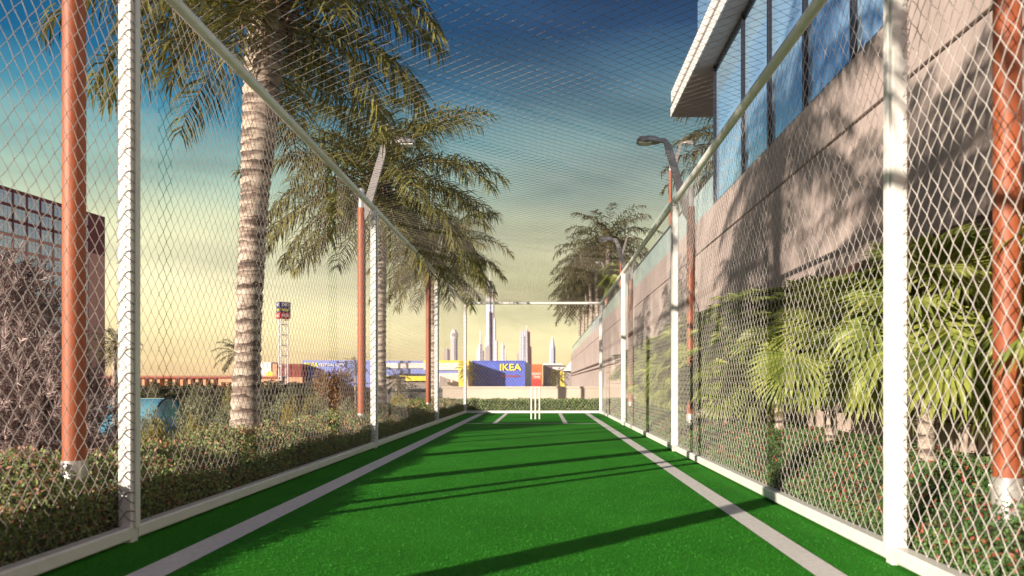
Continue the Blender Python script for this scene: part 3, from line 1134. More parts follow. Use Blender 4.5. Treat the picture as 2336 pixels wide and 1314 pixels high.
hedge('hedge', 'long clipped low hedge with reddish new leaves along the cage in front of the palms', -2.78, -2.15, -1.8, 20.9, hl,
      {'top': 62000, 'x1': 34000}, .024, [M['hedge_core'], M['hedge_leaf'], M['hedge_tip'], M['flower'], M['hedge_tip']], [.87, .10, .03], .20, 51)


def hf(x, y):
    return .36 + .012 * np.sin(x * 9) + 0 * y


hedge('hedge', 'dark green hedge running across behind the far end of the cage', -3.6, 3.0, 20.75, 21.5, hf,
      {'top': 9000, 'y0': 9000}, .045, [M['hedge_core'], M['hedge_leaf'], M['hedge_leaf'], M['cover_leaf'], M['hedge_leaf']], [.5, .2, .3], .2, 52, yfade=False)


def hc(x, y):
    t = np.clip((x - 1.64) / .36, 0, 1)
    return .17 + .15 * t * (2 - t) - .07 * np.clip((x - 2.1) / 1.2, 0, 1) + .02 * np.sin(y * 3.1 + x * 4) + .015 * np.sin(y * 7.7 - x * 5)


hedge('ground_cover', 'low dense green planting dotted with red flowers between the cage and the retaining wall', 1.64, 3.34, .8, 24, hc,
      {'top': 120000, 'x0': 30000}, .023, [M['hedge_core'], M['cover_leaf'], M['cover_leaf'], M['flower'], M['flower']], [.70, .26, .04], .11, 53, 'ground cover', 'stuff')

# ------------------------------------------------------------------ retaining wall, pavilion, terrace
XW = 3.40
WT = 4.36
wall = thing('retaining_wall', 'tall beige concrete retaining wall with stone blocks below, running along beside the fan palms', 'wall', (XW, 0, 0))
mb = MB()
mb.box((.06, -2, -.1), (.5, 92, 2.02))
mb.box((.045, -2, 2.02), (.5, 92, WT - .02))
mb.build('core', M['concrete'], wall)
mb = MB()
y = -2.0
while y < 92:
    L = 3.1
    y1 = min(y + L - .02, 92)
    mb.bbox((0, y, 2.10), (.045, y1, 3.62), .006)
    mb.bbox((0, y, 3.66) if y < 15.0 else (.012, y, 3.66), (.045, y1, WT), .006)
    y += L
mb.build('panel', M['concrete'], wall)
mb = MB()
mb.box((-.05, -2, 2.00), (.06, 92, 2.075))
mb.box((-.02, -2, 1.74), (.06, 92, 1.80))
mb.build('ledge', M['shadowgap'], wall)
r = np.random.default_rng(77)
mb = MB()
z = -.05
row = 0
while z < 1.70:
    h = [.30, .24, .33, .27, .29, .26][row % 6]
    if z + h > 1.73:
        h = 1.73 - z
    y = -2 - r.random() * .4
    while y < 40:
        L = r.uniform(.30, .85)
        d = r.choice([0.0, .03, .06, .10], p=[.3, .3, .25, .15])
        if r.random() > .05:
            mb.bbox((-d, y, z), (.06, y + L - .014, z + h - .014), .008)
        y += L
    z += h
    row += 1
mb.build('stone_course', M['block'], wall)

terr = MB()
terr.box((XW + .5, -2, -.1), (60, 92, TZ))
tag(terr.build('terrace', M['pale_wall']), kind='structure')

bal = thing('glass_balustrade', 'clear glass balustrade with dark top rail along the terrace edge above the wall', 'balustrade', (XW + .12, 0, WT))
pane = MB().bbox((0, 0, 0), (.012, 1.48, .74), .002).mesh('glass_pane', [M['glass']])
for k in range(50):
    o = link('glass_pane', pane, bal)
    o.location = (0, 15.5 + k * 1.52, .02)
t = MB()
t.bbox((-.025, 15.42, .76), (.04, 91.6, .80), .006)
t.build('handrail', M['mullion'], bal)
t = MB()
t.box((-.02, 15.42, .0), (.035, 91.6, .019))
t.build('base_channel', M['mullion'], bal)

GH = 7.17
pav = thing('glazed_pavilion', 'glass fronted upper storey with a white roof overhang above the retaining wall', 'building', (XW, 0, WT))
YE = 15.37
muls = [YE, 13.2, 11.67, 10.08, 8.51, 6.95, 5.35, 3.75, 2.15]
for a0, a1 in zip(muls[1:], muls[:-1]):
    w_ = MB()
    w_.box((.075, a0 + .045, .05), (.10, a1 - .045, GH - WT - .06))
    w_.build('window', M['facade'], pav)
for y in muls:
    MB().bbox((.02, y - .045, 0), (.14, y + .045, GH - WT), .006).build('mullion', M['mullion'], pav)
t = MB()
t.box((.04, 2.15, .0), (.13, YE, .05))
t.box((.04, 2.15, GH - WT - .06), (.13, YE, GH - WT - .002))
t.build('window_frame', M['mullion'], pav)
t = MB()
t.box((.25, 2.0, 0), (.3, YE - .1, GH - WT - .01))
t.box((.15, YE - .02, 0), (6, YE + .03, GH - WT - .01))
t.build('end_wall', M['facade'], pav)
t = MB()
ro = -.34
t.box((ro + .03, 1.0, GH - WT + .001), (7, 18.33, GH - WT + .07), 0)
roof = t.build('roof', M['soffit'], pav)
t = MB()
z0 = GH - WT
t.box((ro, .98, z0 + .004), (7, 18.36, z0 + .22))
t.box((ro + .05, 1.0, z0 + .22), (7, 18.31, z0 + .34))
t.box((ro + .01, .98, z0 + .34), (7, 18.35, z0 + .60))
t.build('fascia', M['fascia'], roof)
t = MB()
for k in range(9):
    y0 = 1.2 + k * 1.62
    t.box((ro + .12, y0, z0 + .605), (ro + .135, y0 + 1.58, z0 + 1.45))
t.build('roof_parapet', M['facade'], roof)

# ------------------------------------------------------------------ far end: low wall, gate
lw = thing('low_wall', 'low pale plastered wall behind the hedge at the far end of the cage', 'wall', (0, 24, 0))
t = MB()
t.box((-3.13, 0, -.1), (XW + .05, .25, .66))
t.build('wall_body', M['pale_wall'], lw)
t = MB()
t.box((-3.16, -.03, .662), (XW + .04, .28, .715))
t.build('coping', M['pale_wall'], lw)

rl = thing('railing', 'small dark metal railing at the end of the low pale wall', 'railing', (-3.2, 24.1, 0))
t = MB()
for k in range(5):
    t.box((-.04 - k * .07, 0, -1.2), (-.025 - k * .07, .015, .66))
t.build('baluster', M['mullion'], rl)
t = MB()
t.box((-.36, -.005, .66), (.0, .02, .685))
t.box((-.36, -.005, .2), (.0, .02, .22))
t.build('handrail', M['mullion'], rl)

# ------------------------------------------------------------------ shrubs and trees on the left


def lump_points(r, lumps, n, shell=.45):
    w = np.array([l[3] * l[4] * l[5] for l in lumps]) ** .75
    k = r.choice(len(lumps), n, p=w / w.sum())
    L = np.array(lumps)[k]
    d = r.normal(size=(n, 3))
    d /= np.linalg.norm(d, axis=1)[:, None]
    q = 1 - shell * r.random(n) ** 1.6
    q *= 1 + .13 * np.sin(d[:, 0] * 7 + k) * np.sin(d[:, 2] * 6 + 2 * k) + r.normal(0, .04, n)
    return L[:, :3] + d * q[:, None] * L[:, 3:6], d


def grey_shrub():
    r = np.random.default_rng(61)
    base = (-6.15, 8.5, -1.9)
    t = thing('shrub', 'huge greyish brown shrub of feathery sprays below the hotel', 'shrub', base)
    t.scale = (1.08, 1.0, 1.12)
    lumps = [(-.55, .2, 2.25, 1.25, 1.1, 1.5), (.25, -.1, 1.85, 1.0, .9, 1.25), (.62, .1, 1.65, .62, .6, 1.0), (.1, -.4, .7, 1.2, .8, .9), (-.9, -.3, 1.2, 1.1, .9, 1.2), (-.4, .1, 3.2, .8, .7, .55), (.78, .05, .95, .66, .6, 1.0), (.5, -.3, .35, .8, .6, .6)]
    P, d = lump_points(r, lumps, 6500, .5)
    mb = MB()
    n = len(P)
    kk = 22
    axis = d + r.normal(0, .35, (n, 3)) + [0, 0, .6]
    axis /= np.linalg.norm(axis, axis=1)[:, None]
    ll = r.uniform(.10, .24, n)
    tt = np.linspace(.05, 1, kk)
    B = P[:, None] + axis[:, None] * ll[:, None, None] * tt[None, :, None]
    side = r.normal(size=(n, kk, 3))
    side /= np.linalg.norm(side, axis=2)[..., None]
    dr = axis[:, None] * .9 + side * .75
    dr /= np.linalg.norm(dr, axis=2)[..., None]
    nl = r.uniform(.06, .13, (n, kk, 1))
    wv = np.cross(dr, r.normal(size=(n, kk, 3)))
    wv /= np.linalg.norm(wv, axis=2)[..., None]
    wd = .0065
    v = np.stack([B - wv * wd, B + wv * wd, B + dr * nl], 2).reshape(-1, 3)
    mb.add(v, np.arange(n * kk * 3).reshape(-1, 3), 0)
    mb.build('foliage', [M['grey_needle']], t)
    mb = MB()
    for k in range(9):
        a = k * .7
        L = lumps[k % len(lumps)]
        mb.tube([(r.normal(0, .08), r.normal(0, .08), 0), (L[0] * .4, L[1] * .4, L[2] * .5), (L[0] + math.cos(a) * .4, L[1] + math.sin(a) * .4, L[2] + .4)], [.06, .035, .01], 6)
    mb.build('branch', [M['twig']], t)


grey_shrub()


def shrub_mesh(seed, n, size, leafm, lumps=7):
    """unit-ish crown: about 1 m radius round, sitting on z=0"""
    r = np.random.default_rng(seed)
    ls = [(0, 0, .95, .62, .62, .75)]
    for k in range(lumps):
        a = k * 2.4
        q = .45 + .25 * r.random()
        ls.append((math.cos(a) * q, math.sin(a) * q, r.uniform(.45, 1.35), r.uniform(.3, .48), r.uniform(.3, .48), r.uniform(.3, .5)))
    P, d = lump_points(r, ls, n, .55)
    mb = MB()
    leaves(mb, P, size * r.uniform(.6, 1.3, n), 0, .5, .4, r)
    return mb.mesh('crown', [leafm])


def stem_mesh():
    mb = MB()
    r = np.random.default_rng(3)
    for k in range(6):
        a = k * 1.05
        mb.tube([(0, 0, -.1), (math.cos(a) * .12, math.sin(a) * .12, .35), (math.cos(a) * .42, math.sin(a) * .42, .95)], [.05, .03, .008], 5)
    return mb.mesh('trunk', [M['twig']])


STEM = stem_mesh()
SH = {'olive': [shrub_mesh(71, 5200, .10, M['olive']), shrub_mesh(72, 5000, .105, M['olive'])],
      'yellow': [shrub_mesh(73, 4200, .10, M['yellowgreen'])],
      'dark': [shrub_mesh(74, 2200, .10, M['darkgreen'])],
      'red': [shrub_mesh(75, 5200, .11, M['redbrown'], 10)]}


def gz(x, y):
    return -2.0 if x < -7 else (-.03 if x > -3.6 else -2.0 + (x + 7) / 3.4 * 1.97)


def shrub(kind, cx, top, r_px, d, label, rz, group, var=0, name='shrub', cat='shrub'):
    x, y, zt = px(cx, top, d)
    R_ = r_px / 1750 * d
    z0 = gz(x, y)
    o = thing(name, label, cat, (x, y, z0), rz, group)
    o.scale = (R_, R_, max(.2, (zt - z0) / 1.78))
    c = link('crown', SH[kind][var % len(SH[kind])], o)
    link('trunk', STEM, o)
    return o


GS = 'shrubs and small trees in the garden below the hedge'
for a in [('olive', 445, 893, 62, 24, 'grey green rounded shrub in front of the curved blue glass roof', 0.3),
          ('olive', 515, 905, 50, 21, 'grey green shrub between the blue glass roof and the big palm trunk', 1.3),
          ('yellow', 362, 948, 52, 17, 'yellow green bush low beside the first white post under the blue roof', 2.2),
          ('yellow', 438, 940, 45, 15, 'yellow green bush close behind the hedge left of the big palm', 3.0),
          ('olive', 500, 950, 55, 13, 'dusty green bush just left of the foot of the big palm trunk', .8),
          ('olive', 400, 965, 60, 11.5, 'dusty green bush touching the back of the hedge beside the first post', 4.4),
          ('yellow', 520, 880, 24, 40, 'small yellow green tree just left of the big palm trunk', 5.2),
          ('olive', 640, 893, 50, 26, 'grey green rounded tree just right of the big palm trunk', 2.9),
          ('yellow', 668, 900, 34, 24, 'yellow green bush between two grey green trees near the big palm', 1.9),
          ('olive', 728, 893, 46, 27, 'grey green tree below the red brown tree', .1),
          ('olive', 790, 905, 38, 22, 'grey green bush just left of the second lamp post', 3.8),
          ('olive', 690, 940, 30, 18, 'small low grey green bush above the hedge under the sign tower', 2.4),
          ('yellow', 815, 925, 24, 17, 'yellow bush at the foot of the second lamp post', 5.9),
          ('yellow', 912, 895, 30, 21, 'yellow green bush just right of the second palm trunk', .6),
          ('olive', 945, 905, 40, 24, 'grey green bush left of the third lamp post', 1.6),
          ('olive', 600, 940, 40, 18, 'grey green bush behind the foot of the big palm, right side', 4.9),
          ('olive', 345, 925, 34, 26, 'grey green bush in front of the blue glass vault beside the first white post', 2.7),
          ('olive', 590, 900, 34, 30, 'grey green tree half hidden behind the big palm trunk', 3.3),
          ('olive', 560, 888, 40, 46, 'distant grey green tree left of the big palm trunk, behind the others', 1.1),
          ('yellow', 705, 898, 30, 30, 'yellow green tree below the corner of the blue store', 4.0),
          ('dark', 480, 880, 44, 50, 'dark green tree behind the grey green shrubs left of the big palm', 5.0),
          ('dark', 930, 872, 40, 70, 'dark green tree behind the second palm trunk', 4.1)]:
    shrub(a[0], a[1], a[2], a[3], a[4], a[5], a[6], GS, int(a[1]))
shrub('red', 765, 836, 52, 52, 'bushy red brown tree in front of the long blue store', .4, None, 0, 'tree', 'tree')

# dark band of bushy palms along the far side of the garden
DP = crown_mesh('crown', 20, 1.5, 14, .5, 81, .09, M['darkgreen'], -.2)
DT = trunk_mesh('trunk', 1.0, (0, 0), .2, .17, .16, 83, False, 14)
GD = 'dark bushy palms across the far side of the garden'
d0 = None
for k in range(34):
    x = 330 + k * 15.5 + rng.normal(0, 3)
    d = 74 + rng.normal(0, 5)
    p = px(x, 872 + rng.normal(0, 2.5), d)
    s = 1.45 * rng.uniform(.85, 1.15)
    lab = 'dark bushy palm in the row along the far edge of the garden'
    if d0 is None:
        d0 = thing('palm_bush', lab, 'palm', (p[0], d, -2), 0, GD)
        link('trunk', DT, d0)
        c_ = link('crown', DP, d0)
        c_.location = (0, 0, 1.05)
        d0.scale = (s, s, s)
    else:
        dup(d0, (p[0], d, -2), rng.uniform(0, 6.2), lab, GD, s)
for k, (x, top, r_, lab) in enumerate([(350, 880, 28, 'dark green bush behind the blue glass roof'), (455, 876, 26, 'dark green bush in front of the low viaduct, left of the big palm'),
                                       (600, 876, 26, 'dark green bush below the sign tower'), (665, 877, 26, 'dark green bush below the red slatted building'), (715, 880, 24, 'dark green bush at the corner of the blue store')]):
    shrub('dark', x, top, r_, 62, lab, k * 1.1, GS, 0)

# date-like palms
DC = crown_mesh('crown', 26, 2.0, 26, .34, 91, .05, M['palm_far'], -.9)
DTR = trunk_mesh('trunk', 1.0, (0, 0), .20, .17, .17, 93, False, 40)


def date_palm(label, x, ycrown, d, s, rz, white=False):
    p = px(x, ycrown, d)
    H = p[2] + 2.0
    o = thing('date_palm', label, 'palm tree', (p[0], p[1], -2.0), rz)
    t_ = link('trunk', DTR, o)
    t_.scale = (s * .8, s * .8, H)
    c_ = link('crown', DC, o)
    c_.location = (0, 0, H + .1)
    c_.scale = (s, s, s)
    return o


date_palm('date palm with arching fronds just left of the big palm trunk', 540, 805, 60, 1.0, .5)
date_palm('small palm with a thick trunk beside the hotel, behind the first white post', 262, 785, 34, .62, 1.5)
date_palm('slender palm with a pale trunk left of the second lamp post', 811, 838, 60, .6, 2.2)
date_palm('small palm by the yellow pillar of the store', 1068, 845, 120, 1.1, 3.1)
date_palm('brown palm in front of the yellow shop', 1272, 860, 120, 1.1, .2)
date_palm('short palm right of the second palm trunk in front of the store', 905, 868, 70, .9, 4.2)

# curved glass roof in the garden
gr = thing('glass_vault', 'low barrel vaulted roof of blue glass in the garden beside the first white post', 'pavilion', (0, 0, 0))
M['vault'] = facade_glass('vault_glass', (0.30, 0.70, 0.85), (0.10, 0.42, 0.58), (0.6, 0.6, 0.6))
cx0, cd, _ = px(385, 900, 40)
mb = MB()
vs, n_ = [], 18
Rv, zc = 1.45, -2.0
for k in range(n_ + 1):
    a = math.pi * k / n_
    for yy_ in (0, 1):
        vs.append((cx0 - 2.6 * yy_, cd + math.cos(a) * -1.9 + 0, zc + math.sin(a) * 2.05))
mb.add(vs, [(2 * k, 2 * k + 1, 2 * k + 3, 2 * k + 2) for k in range(n_)], 0, True)
mb.build('roof', M['vault'], gr)
mb = MB()
mb.tube([(cx0 + .02, cd - math.cos(math.pi * k / n_) * 1.92, zc + math.sin(math.pi * k / n_) * 2.07) for k in range(n_ + 1)], .05, 6)
mb.build('arch_rib', M['mullion'], gr)
mb = MB()
mb.add([(cx0 - .03, cd - math.cos(math.pi * k / n_) * 1.88, zc + math.sin(math.pi * k / n_) * 2.03) for k in range(n_ + 1)], [tuple(range(n_ + 1))])
mb.build('end_wall', M['vault'], gr)

# ------------------------------------------------------------------ hotel
M['maroon'] = mat('maroon_render', (0.26, 0.085, 0.09), 0.8, c2=(0.22, 0.075, 0.08), scale=.3)
M['pink'] = mat('pink_render', (0.80, 0.47, 0.38), 0.85, c2=(0.74, 0.43, 0.35), scale=.3)
M['winframe'] = mat('pale_window_frame', (0.64, 0.50, 0.49), 0.5)
hx, hy = -108.4 * 1.4, 266.0
ht = thing('hotel', 'tall pink and maroon hotel block with a grid of blue windows beyond the grey shrub', 'building', (hx, hy, -2))
ht.scale = (1.4, 1.4, 1.395)
ht.rotation_euler = (0, 0, math.atan2(-.137, .99) * 1.0)
# local frame: +x out of the facade, -y toward the camera along the facade
HH = 43.5
zsp = 33.8
t = MB()
t.box((-22, -40, 0), (0, 0, zsp))
t.build('lower_wall', M['pink'], ht)
t = MB()
t.box((-22, -40, zsp + .002), (0, 0, HH))
t.build('upper_wall', M['maroon'], ht)
win = MB()
win.box((.0, -1.6, -1.25), (.10, 1.6, 1.25), 0)
win.box((.10, -1.6, -1.25), (.17, -1.48, 1.25), 0)
win.box((.10, 1.48, -1.25), (.17, 1.6, 1.25), 0)
win.box((.10, -.5, -1.25), (.16, -.42, 1.25), 0)
win.box((.10, .5, -1.25), (.16, .58, 1.25), 0)
win.box((.10, -1.48, .55), (.155, 1.48, .63), 0)
WM = win.mesh('window', [M['winframe']])
PM = MB().box((.102, -1.47, -1.2), (.125, 1.47, 1.2)).mesh('pane', [M['hotel_glass']])
for row in range(12):
    for tt in (7.6, 11.3, 15.0, 18.7, 22.4, 26.1, 29.8, 33.5):
        o = link('window', WM, ht)
        o.location = (0.0, -tt, 41.4 - row * 3.15)
        p = link('pane', PM, o)
t = MB()
for tt in (5.75, 9.45, 13.15, 16.85, 20.55, 24.25, 27.95, 31.65, 35.35):
    t.box((0.0, -tt - .13, zsp + .01), (.26, -tt + .13, HH - .5))
t.build('upper_pilaster', M['maroon'], ht)
t = MB()
for tt in (5.75, 9.45, 13.15, 16.85, 20.55, 24.25, 27.95, 31.65, 35.35):
    t.box((0.0, -tt - .13, 3), (.26, -tt + .13, zsp - .01))
for row in range(4, 12):
    t.box((0.0, -36, 41.4 - row * 3.15 - 1.75), (.22, -5.9, 41.4 - row * 3.15 - 1.4))
t.build('lower_pilaster', M['pink'], ht)

# ------------------------------------------------------------------ stores beyond the garden
M['blue'] = mat('blue_cladding', (0.075, 0.115, 0.50), 0.5, c2=(0.065, 0.10, 0.44), scale=.4)
M['paleblue'] = mat('pale_blue_cladding', (0.20, 0.25, 0.62), 0.5, c2=(0.17, 0.22, 0.56), scale=.4, stretch=(6, 1, .2))
M['yellow'] = mat('yellow_cladding', (0.80, 0.66, 0.06), 0.5, c2=(0.74, 0.60, 0.05), scale=.5)
M['store_white'] = mat('white_cladding', (0.72, 0.66, 0.66), 0.6, c2=(0.64, 0.58, 0.58), scale=.3)
M['grey'] = mat('grey_cladding', (0.32, 0.27, 0.26), 0.7, c2=(0.27, 0.23, 0.22), scale=.4)
M['orange'] = mat('orange_banner', (0.66, 0.14, 0.03), 0.6, c2=(0.55, 0.10, 0.03), scale=.5)
M['red'] = mat('red_panel', (0.45, 0.03, 0.03), 0.6, c2=(0.38, 0.03, 0.03), scale=.5)
M['brick'] = mat('red_louvre', (0.30, 0.075, 0.055), 0.8, c2=(0.22, 0.05, 0.04), scale=.6)
M['sandy'] = mat('sandy_render', (0.60, 0.34, 0.20), 0.85, c2=(0.50, 0.27, 0.15), scale=.4)
M['navy'] = mat('navy_panel', (0.022, 0.028, 0.11), 0.5, c2=(0.03, 0.035, 0.13), scale=.6)
M['signwhite'] = mat('white_letters', (0.80, 0.78, 0.76), 0.5)
M['signyellow'] = mat('yellow_letters', (0.86, 0.74, 0.06), 0.5)
M['lattice'] = mat('white_steel', (0.66, 0.60, 0.62), 0.5, c2=(0.58, 0.53, 0.55), scale=1)


def X_(x, d):
    return (x - 1238) / 1750 * d


def Z_(y, d):
    return EYE - (y - 876) / 1750 * d


def slab(mb, x0, x1, y0, y1, d, depth=10, m=0):
    mb.box((X_(x0, d), d, Z_(y1, d)), (X_(x1, d), d + depth, Z_(y0, d)), m)


FR = (math.pi / 2, 0, 0)
# the blue box store with the big sign
D1 = 250
bx = thing('blue_store', 'boxy blue store with big yellow letters, directly behind the stumps', 'building')
mb = MB()
poly = [(X_(1078, D1), D1), (X_(1198, D1), D1), (X_(1212, 290), 290), (X_(1078, D1) - 3, 295)]
mb.prism(poly, -2, Z_(825, D1))
mb.build('wall', M['blue'], bx)
mb = MB()
mb.prism([(X_(1078, D1) - .2, D1 - .2), (X_(1198, D1) + .2, D1 - .2), (X_(1198, D1) + .2, D1 + .3), (X_(1078, D1) - .2, D1 + .3)], Z_(825, D1) + .002, Z_(824, D1) + .2)
mb.build('parapet', M['blue'], bx)
mb = MB()
mb.box((X_(1078, D1) - 2.6, D1 - 11.3, -2), (X_(1078, D1) - .02, D1 + 6, Z_(825, D1) - .05))
mb.build('side_wing', M['yellow'], bx)
text('IKEA', 3.05, (X_(1164, D1), D1 - .25, Z_(838.5, D1)), FR, M['signyellow'], bx, ext=.15).scale = (1.12, 1, 1)
# thin orange script under it: drawn strokes
mb = MB()
rr_ = np.random.default_rng(5)
xs_ = np.linspace(X_(1145, D1), X_(1186, D1), 60)
zz_ = Z_(858, D1) + .35 * np.sin(np.arange(60) * 1.9) * rr_.uniform(.5, 1.3, 60)
mb.tube(np.stack([xs_, np.full(60, D1 - .12), zz_], 1), .07, 4)
mb.build('script', M['orange'], bx)

# orange banner building
D2 = 240
ob = thing('orange_shop', 'narrow orange shop front with white lettering right of the blue store', 'building')
mb = MB()
slab(mb, 1213, 1237, 831, 886, D2, 12)
mb.build('wall', M['orange'], ob)
mb = MB()
mb.box((X_(1213.5, D2), D2 - .2, -2), (X_(1233, D2), D2 - .02, Z_(865.5, D2)))
mb.build('red_panel', M['red'], ob)
text('GRAVY', .98, (X_(1224, D2), D2 - .1, Z_(853, D2)), FR, M['signwhite'], ob, ext=.05)
text('TIME', 1.0, (X_(1224, D2), D2 - .1, Z_(860.5, D2)), FR, M['signwhite'], ob, ext=.05)

gs = thing('grey_shop', 'grey shop block between the orange shop and the yellow shop', 'building')
mb = MB()
slab(mb, 1239, 1257, 831, 886, 245, 12)
mb.build('wall', M['grey'], gs)
mb = MB()
slab(mb, 1238.5, 1282, 829, 833, 244, 14)
mb.build('roof', M['store_white'], gs)
ysb = thing('yellow_shop', 'pale yellow shop with a white fascia behind the brown palm', 'building')
mb = MB()
slab(mb, 1258, 1291, 844, 886, 246, 12)
mb.build('wall', M['yellow'], ysb)
mb = MB()
slab(mb, 1257.5, 1291, 834, 844, 245.5, 13)
mb.build('fascia', M['store_white'], ysb)
mb = MB()
for k in range(5):
    slab(mb, 1262 + k * 6, 1263 + k * 6, 846, 878, 245.7, .2)
mb.build('mullion', M['store_white'], ysb)

wc = thing('white_hall', 'white hall with a slanting roof just past the end of the retaining wall', 'building')
dW = 130
mb = MB()
mb.add([(X_(1285, dW), dW, Z_(846, dW)), (X_(1318, dW), dW, Z_(808, dW)), (X_(1318, dW), dW, Z_(846, dW)),
        (X_(1285, dW), dW + 14, Z_(846, dW)), (X_(1318, dW), dW + 14, Z_(808, dW)), (X_(1318, dW), dW + 14, Z_(846, dW))],
       [(0, 2, 1)])
mb.add(mb.v[0], [(3, 4, 5)])
mb.add(mb.v[0], [(0, 1, 4, 3), (1, 2, 5, 4), (0, 3, 5, 2)])
mb.build('roof', M['fascia'], wc)
mb = MB()
slab(mb, 1294, 1318, 846.2, 892, dW + 1, 12)
mb.build('wall', M['grey'], wc)

# the long store
D3 = 262
st = thing('long_store', 'long low blue and white striped store with yellow trim behind the palms', 'building')
mb = MB()
slab(mb, 690, 850, 822, 886, D3, 20)
slab(mb, 850.02, 1046, 823, 886, D3 + .3, 20)
mb.build('wall', M['paleblue'], st)
mb = MB()
slab(mb, 850, 966, 828, 840, D3 - .3, .5)
slab(mb, 966, 1046, 827.5, 844, D3 - .35, .5)
slab(mb, 975, 1046, 851, 872, D3 - .35, .5)
mb.build('white_band', M['store_white'], st)
mb = MB()
slab(mb, 966, 1046, 822, 827.4, D3 - .4, .6)
slab(mb, 925, 976, 858, 869, D3 - 3, 3.2)
slab(mb, 846, 925, 857, 858.5, D3 - 3, 3.2)
mb.build('yellow_band', M['yellow'], st)
mb = MB()
slab(mb, 925, 1046, 872.1, 886, D3 - 2, 2)
slab(mb, 846, 924, 861, 886, D3 - .2, .4)
mb.build('ground_floor', M['grey'], st)
mb = MB()
for k in range(17):
    slab(mb, 912 + k * 3.4, 914 + k * 3.4, 852.5, 856.5, D3 - .3, .4)
mb.build('window_strip', M['door'], st)
mb = MB()
slab(mb, 1046, 1062, 822, 886, D3 - 4, 14)
mb.build('pylon', M['yellow'], st)
mb = MB()
mb.add([(X_(1003, 255), 255, Z_(858, 255)), (X_(1025, 255), 255, Z_(866, 255)), (X_(1025, 255), 255, Z_(872, 255)), (X_(1003, 255), 255, Z_(872, 255)),
        (X_(1003, 255), 258, Z_(858, 255)), (X_(1025, 255), 258, Z_(866, 255)), (X_(1025, 255), 258, Z_(872, 255)), (X_(1003, 255), 258, Z_(872, 255))],
       [(0, 3, 2, 1), (4, 5, 6, 7), (0, 1, 5, 4), (1, 2, 6, 5), (3, 0, 4, 7), (2, 3, 7, 6)])
mb.build('entrance_canopy', M['grey'], st)
text('IKEA', 2.1, (X_(712, D3), D3 - .2, Z_(833, D3)), FR, M['signyellow'], st, ext=.1)
mb = MB()
slab(mb, 694, 699, 828, 840, D3 - .2, .2)
mb.build('yellow_panel', M['signyellow'], st)
text('FESTIVAL CITY', 1.35, (X_(757, D3), D3 - .2, Z_(833, D3)), FR, M['signwhite'], st, ext=.1)
mb = MB()
slab(mb, 768, 771, 823, 832, D3 - .2, .2)
slab(mb, 787, 791, 823, 840, D3 - .2, .2)
slab(mb, 771, 787, 826, 828.5, D3 - .2, .2)
mb.build('navy_mark', M['navy'], st)

# red louvred building, white building, viaduct
D4 = 256
rb = thing('louvred_building', 'dark red building of horizontal louvres behind the sign tower', 'building')
mb = MB()
slab(mb, 632, 689.5, 830, 886, D4, 14)
mb.build('wall', M['brick'], rb)
mb = MB()
for k in range(14):
    slab(mb, 634, 664, 831 + k * 2.6, 832.2 + k * 2.6, D4 - .35, .36)
    slab(mb, 668, 687, 831 + k * 2.6, 832.2 + k * 2.6, D4 - .35, .36)
mb.build('louvre', M['brick'], rb)
mb = MB()
slab(mb, 622, 631.9, 830, 874, D4 - .5, 6)
slab(mb, 596, 690, 860.5, 874, D4 - 5, 4)
mb.build('side_wall', M['sandy'], rb)
wb = thing('white_building', 'small white building with an arched yellow opening behind the big palm trunk', 'building')
mb = MB()
slab(mb, 588, 618, 826, 874, D4 + 4, 10)
mb.build('wall', M['store_white'], wb)
mb = MB()
c0 = (X_(606, D4), Z_(860, D4))
arc = [(c0[0] + 1.6 * math.cos(math.pi * k / 10), c0[1] + 2.0 * math.sin(math.pi * k / 10)) for k in range(11)]
mb.add([(x, D4 + 3.9, z) for x, z in arc], [tuple(range(10, -1, -1))])
mb.build('arch', M['yellow'], wb)
vd = thing('viaduct', 'long low orange viaduct on short piers along the horizon left of the palm', 'bridge')
D5 = 235
mb = MB()
slab(mb, 230, 640, 858.5, 863, D5, 6)
mb.build('deck', M['brick'], vd)
mb = MB()
slab(mb, 230, 640, 856.6, 857.2, D5 - .05, .12)
for k in range(60):
    slab(mb, 230 + k * 7, 230.6 + k * 7, 857.2, 858.4, D5 - .05, .12)
mb.build('parapet', M['brick'], vd)
mb = MB()
for k in range(24):
    slab(mb, 236 + k * 17.5, 242 + k * 17.5, 863.05, 892, D5 + 1, 3.5)
slab(mb, 500, 640, 863.05, 872, D5 + .5, .4)
mb.build('pier', M['sandy'], vd)

# sign tower
D6 = 230
sx, sz = X_(646.5, D6), -2.0
sg = thing('sign_tower', 'tall white lattice mast topped by navy and red sign cubes', 'sign', (sx, D6, sz), R(38))
ztop, zc1, zc2, zb_ = Z_(690, D6) - sz, Z_(703.5, D6) - sz, Z_(714, D6) - sz, Z_(727, D6) - sz
hw = 1.62
mb = MB()
for ax in (-1, 1):
    for ay in (-1, 1):
        mb.tube([(ax * 1.0, ay * 1.0, 0), (ax * 1.0, ay * 1.0, zb_)], .17, 6)
k = 2.0
while k < zb_:
    for q in range(4):
        c_ = [(-1, -1), (1, -1), (1, 1), (-1, 1)]
        p0, p1 = c_[q], c_[(q + 1) % 4]
        mb.tube([(p0[0], p0[1], k), (p1[0], p1[1], k)], .14, 5)
        mb.tube([(p0[0], p0[1], k), (p1[0], p1[1], k + 2.9)], .05, 4)
    k += 3.1
mb.build('lattice_mast', M['lattice'], sg)
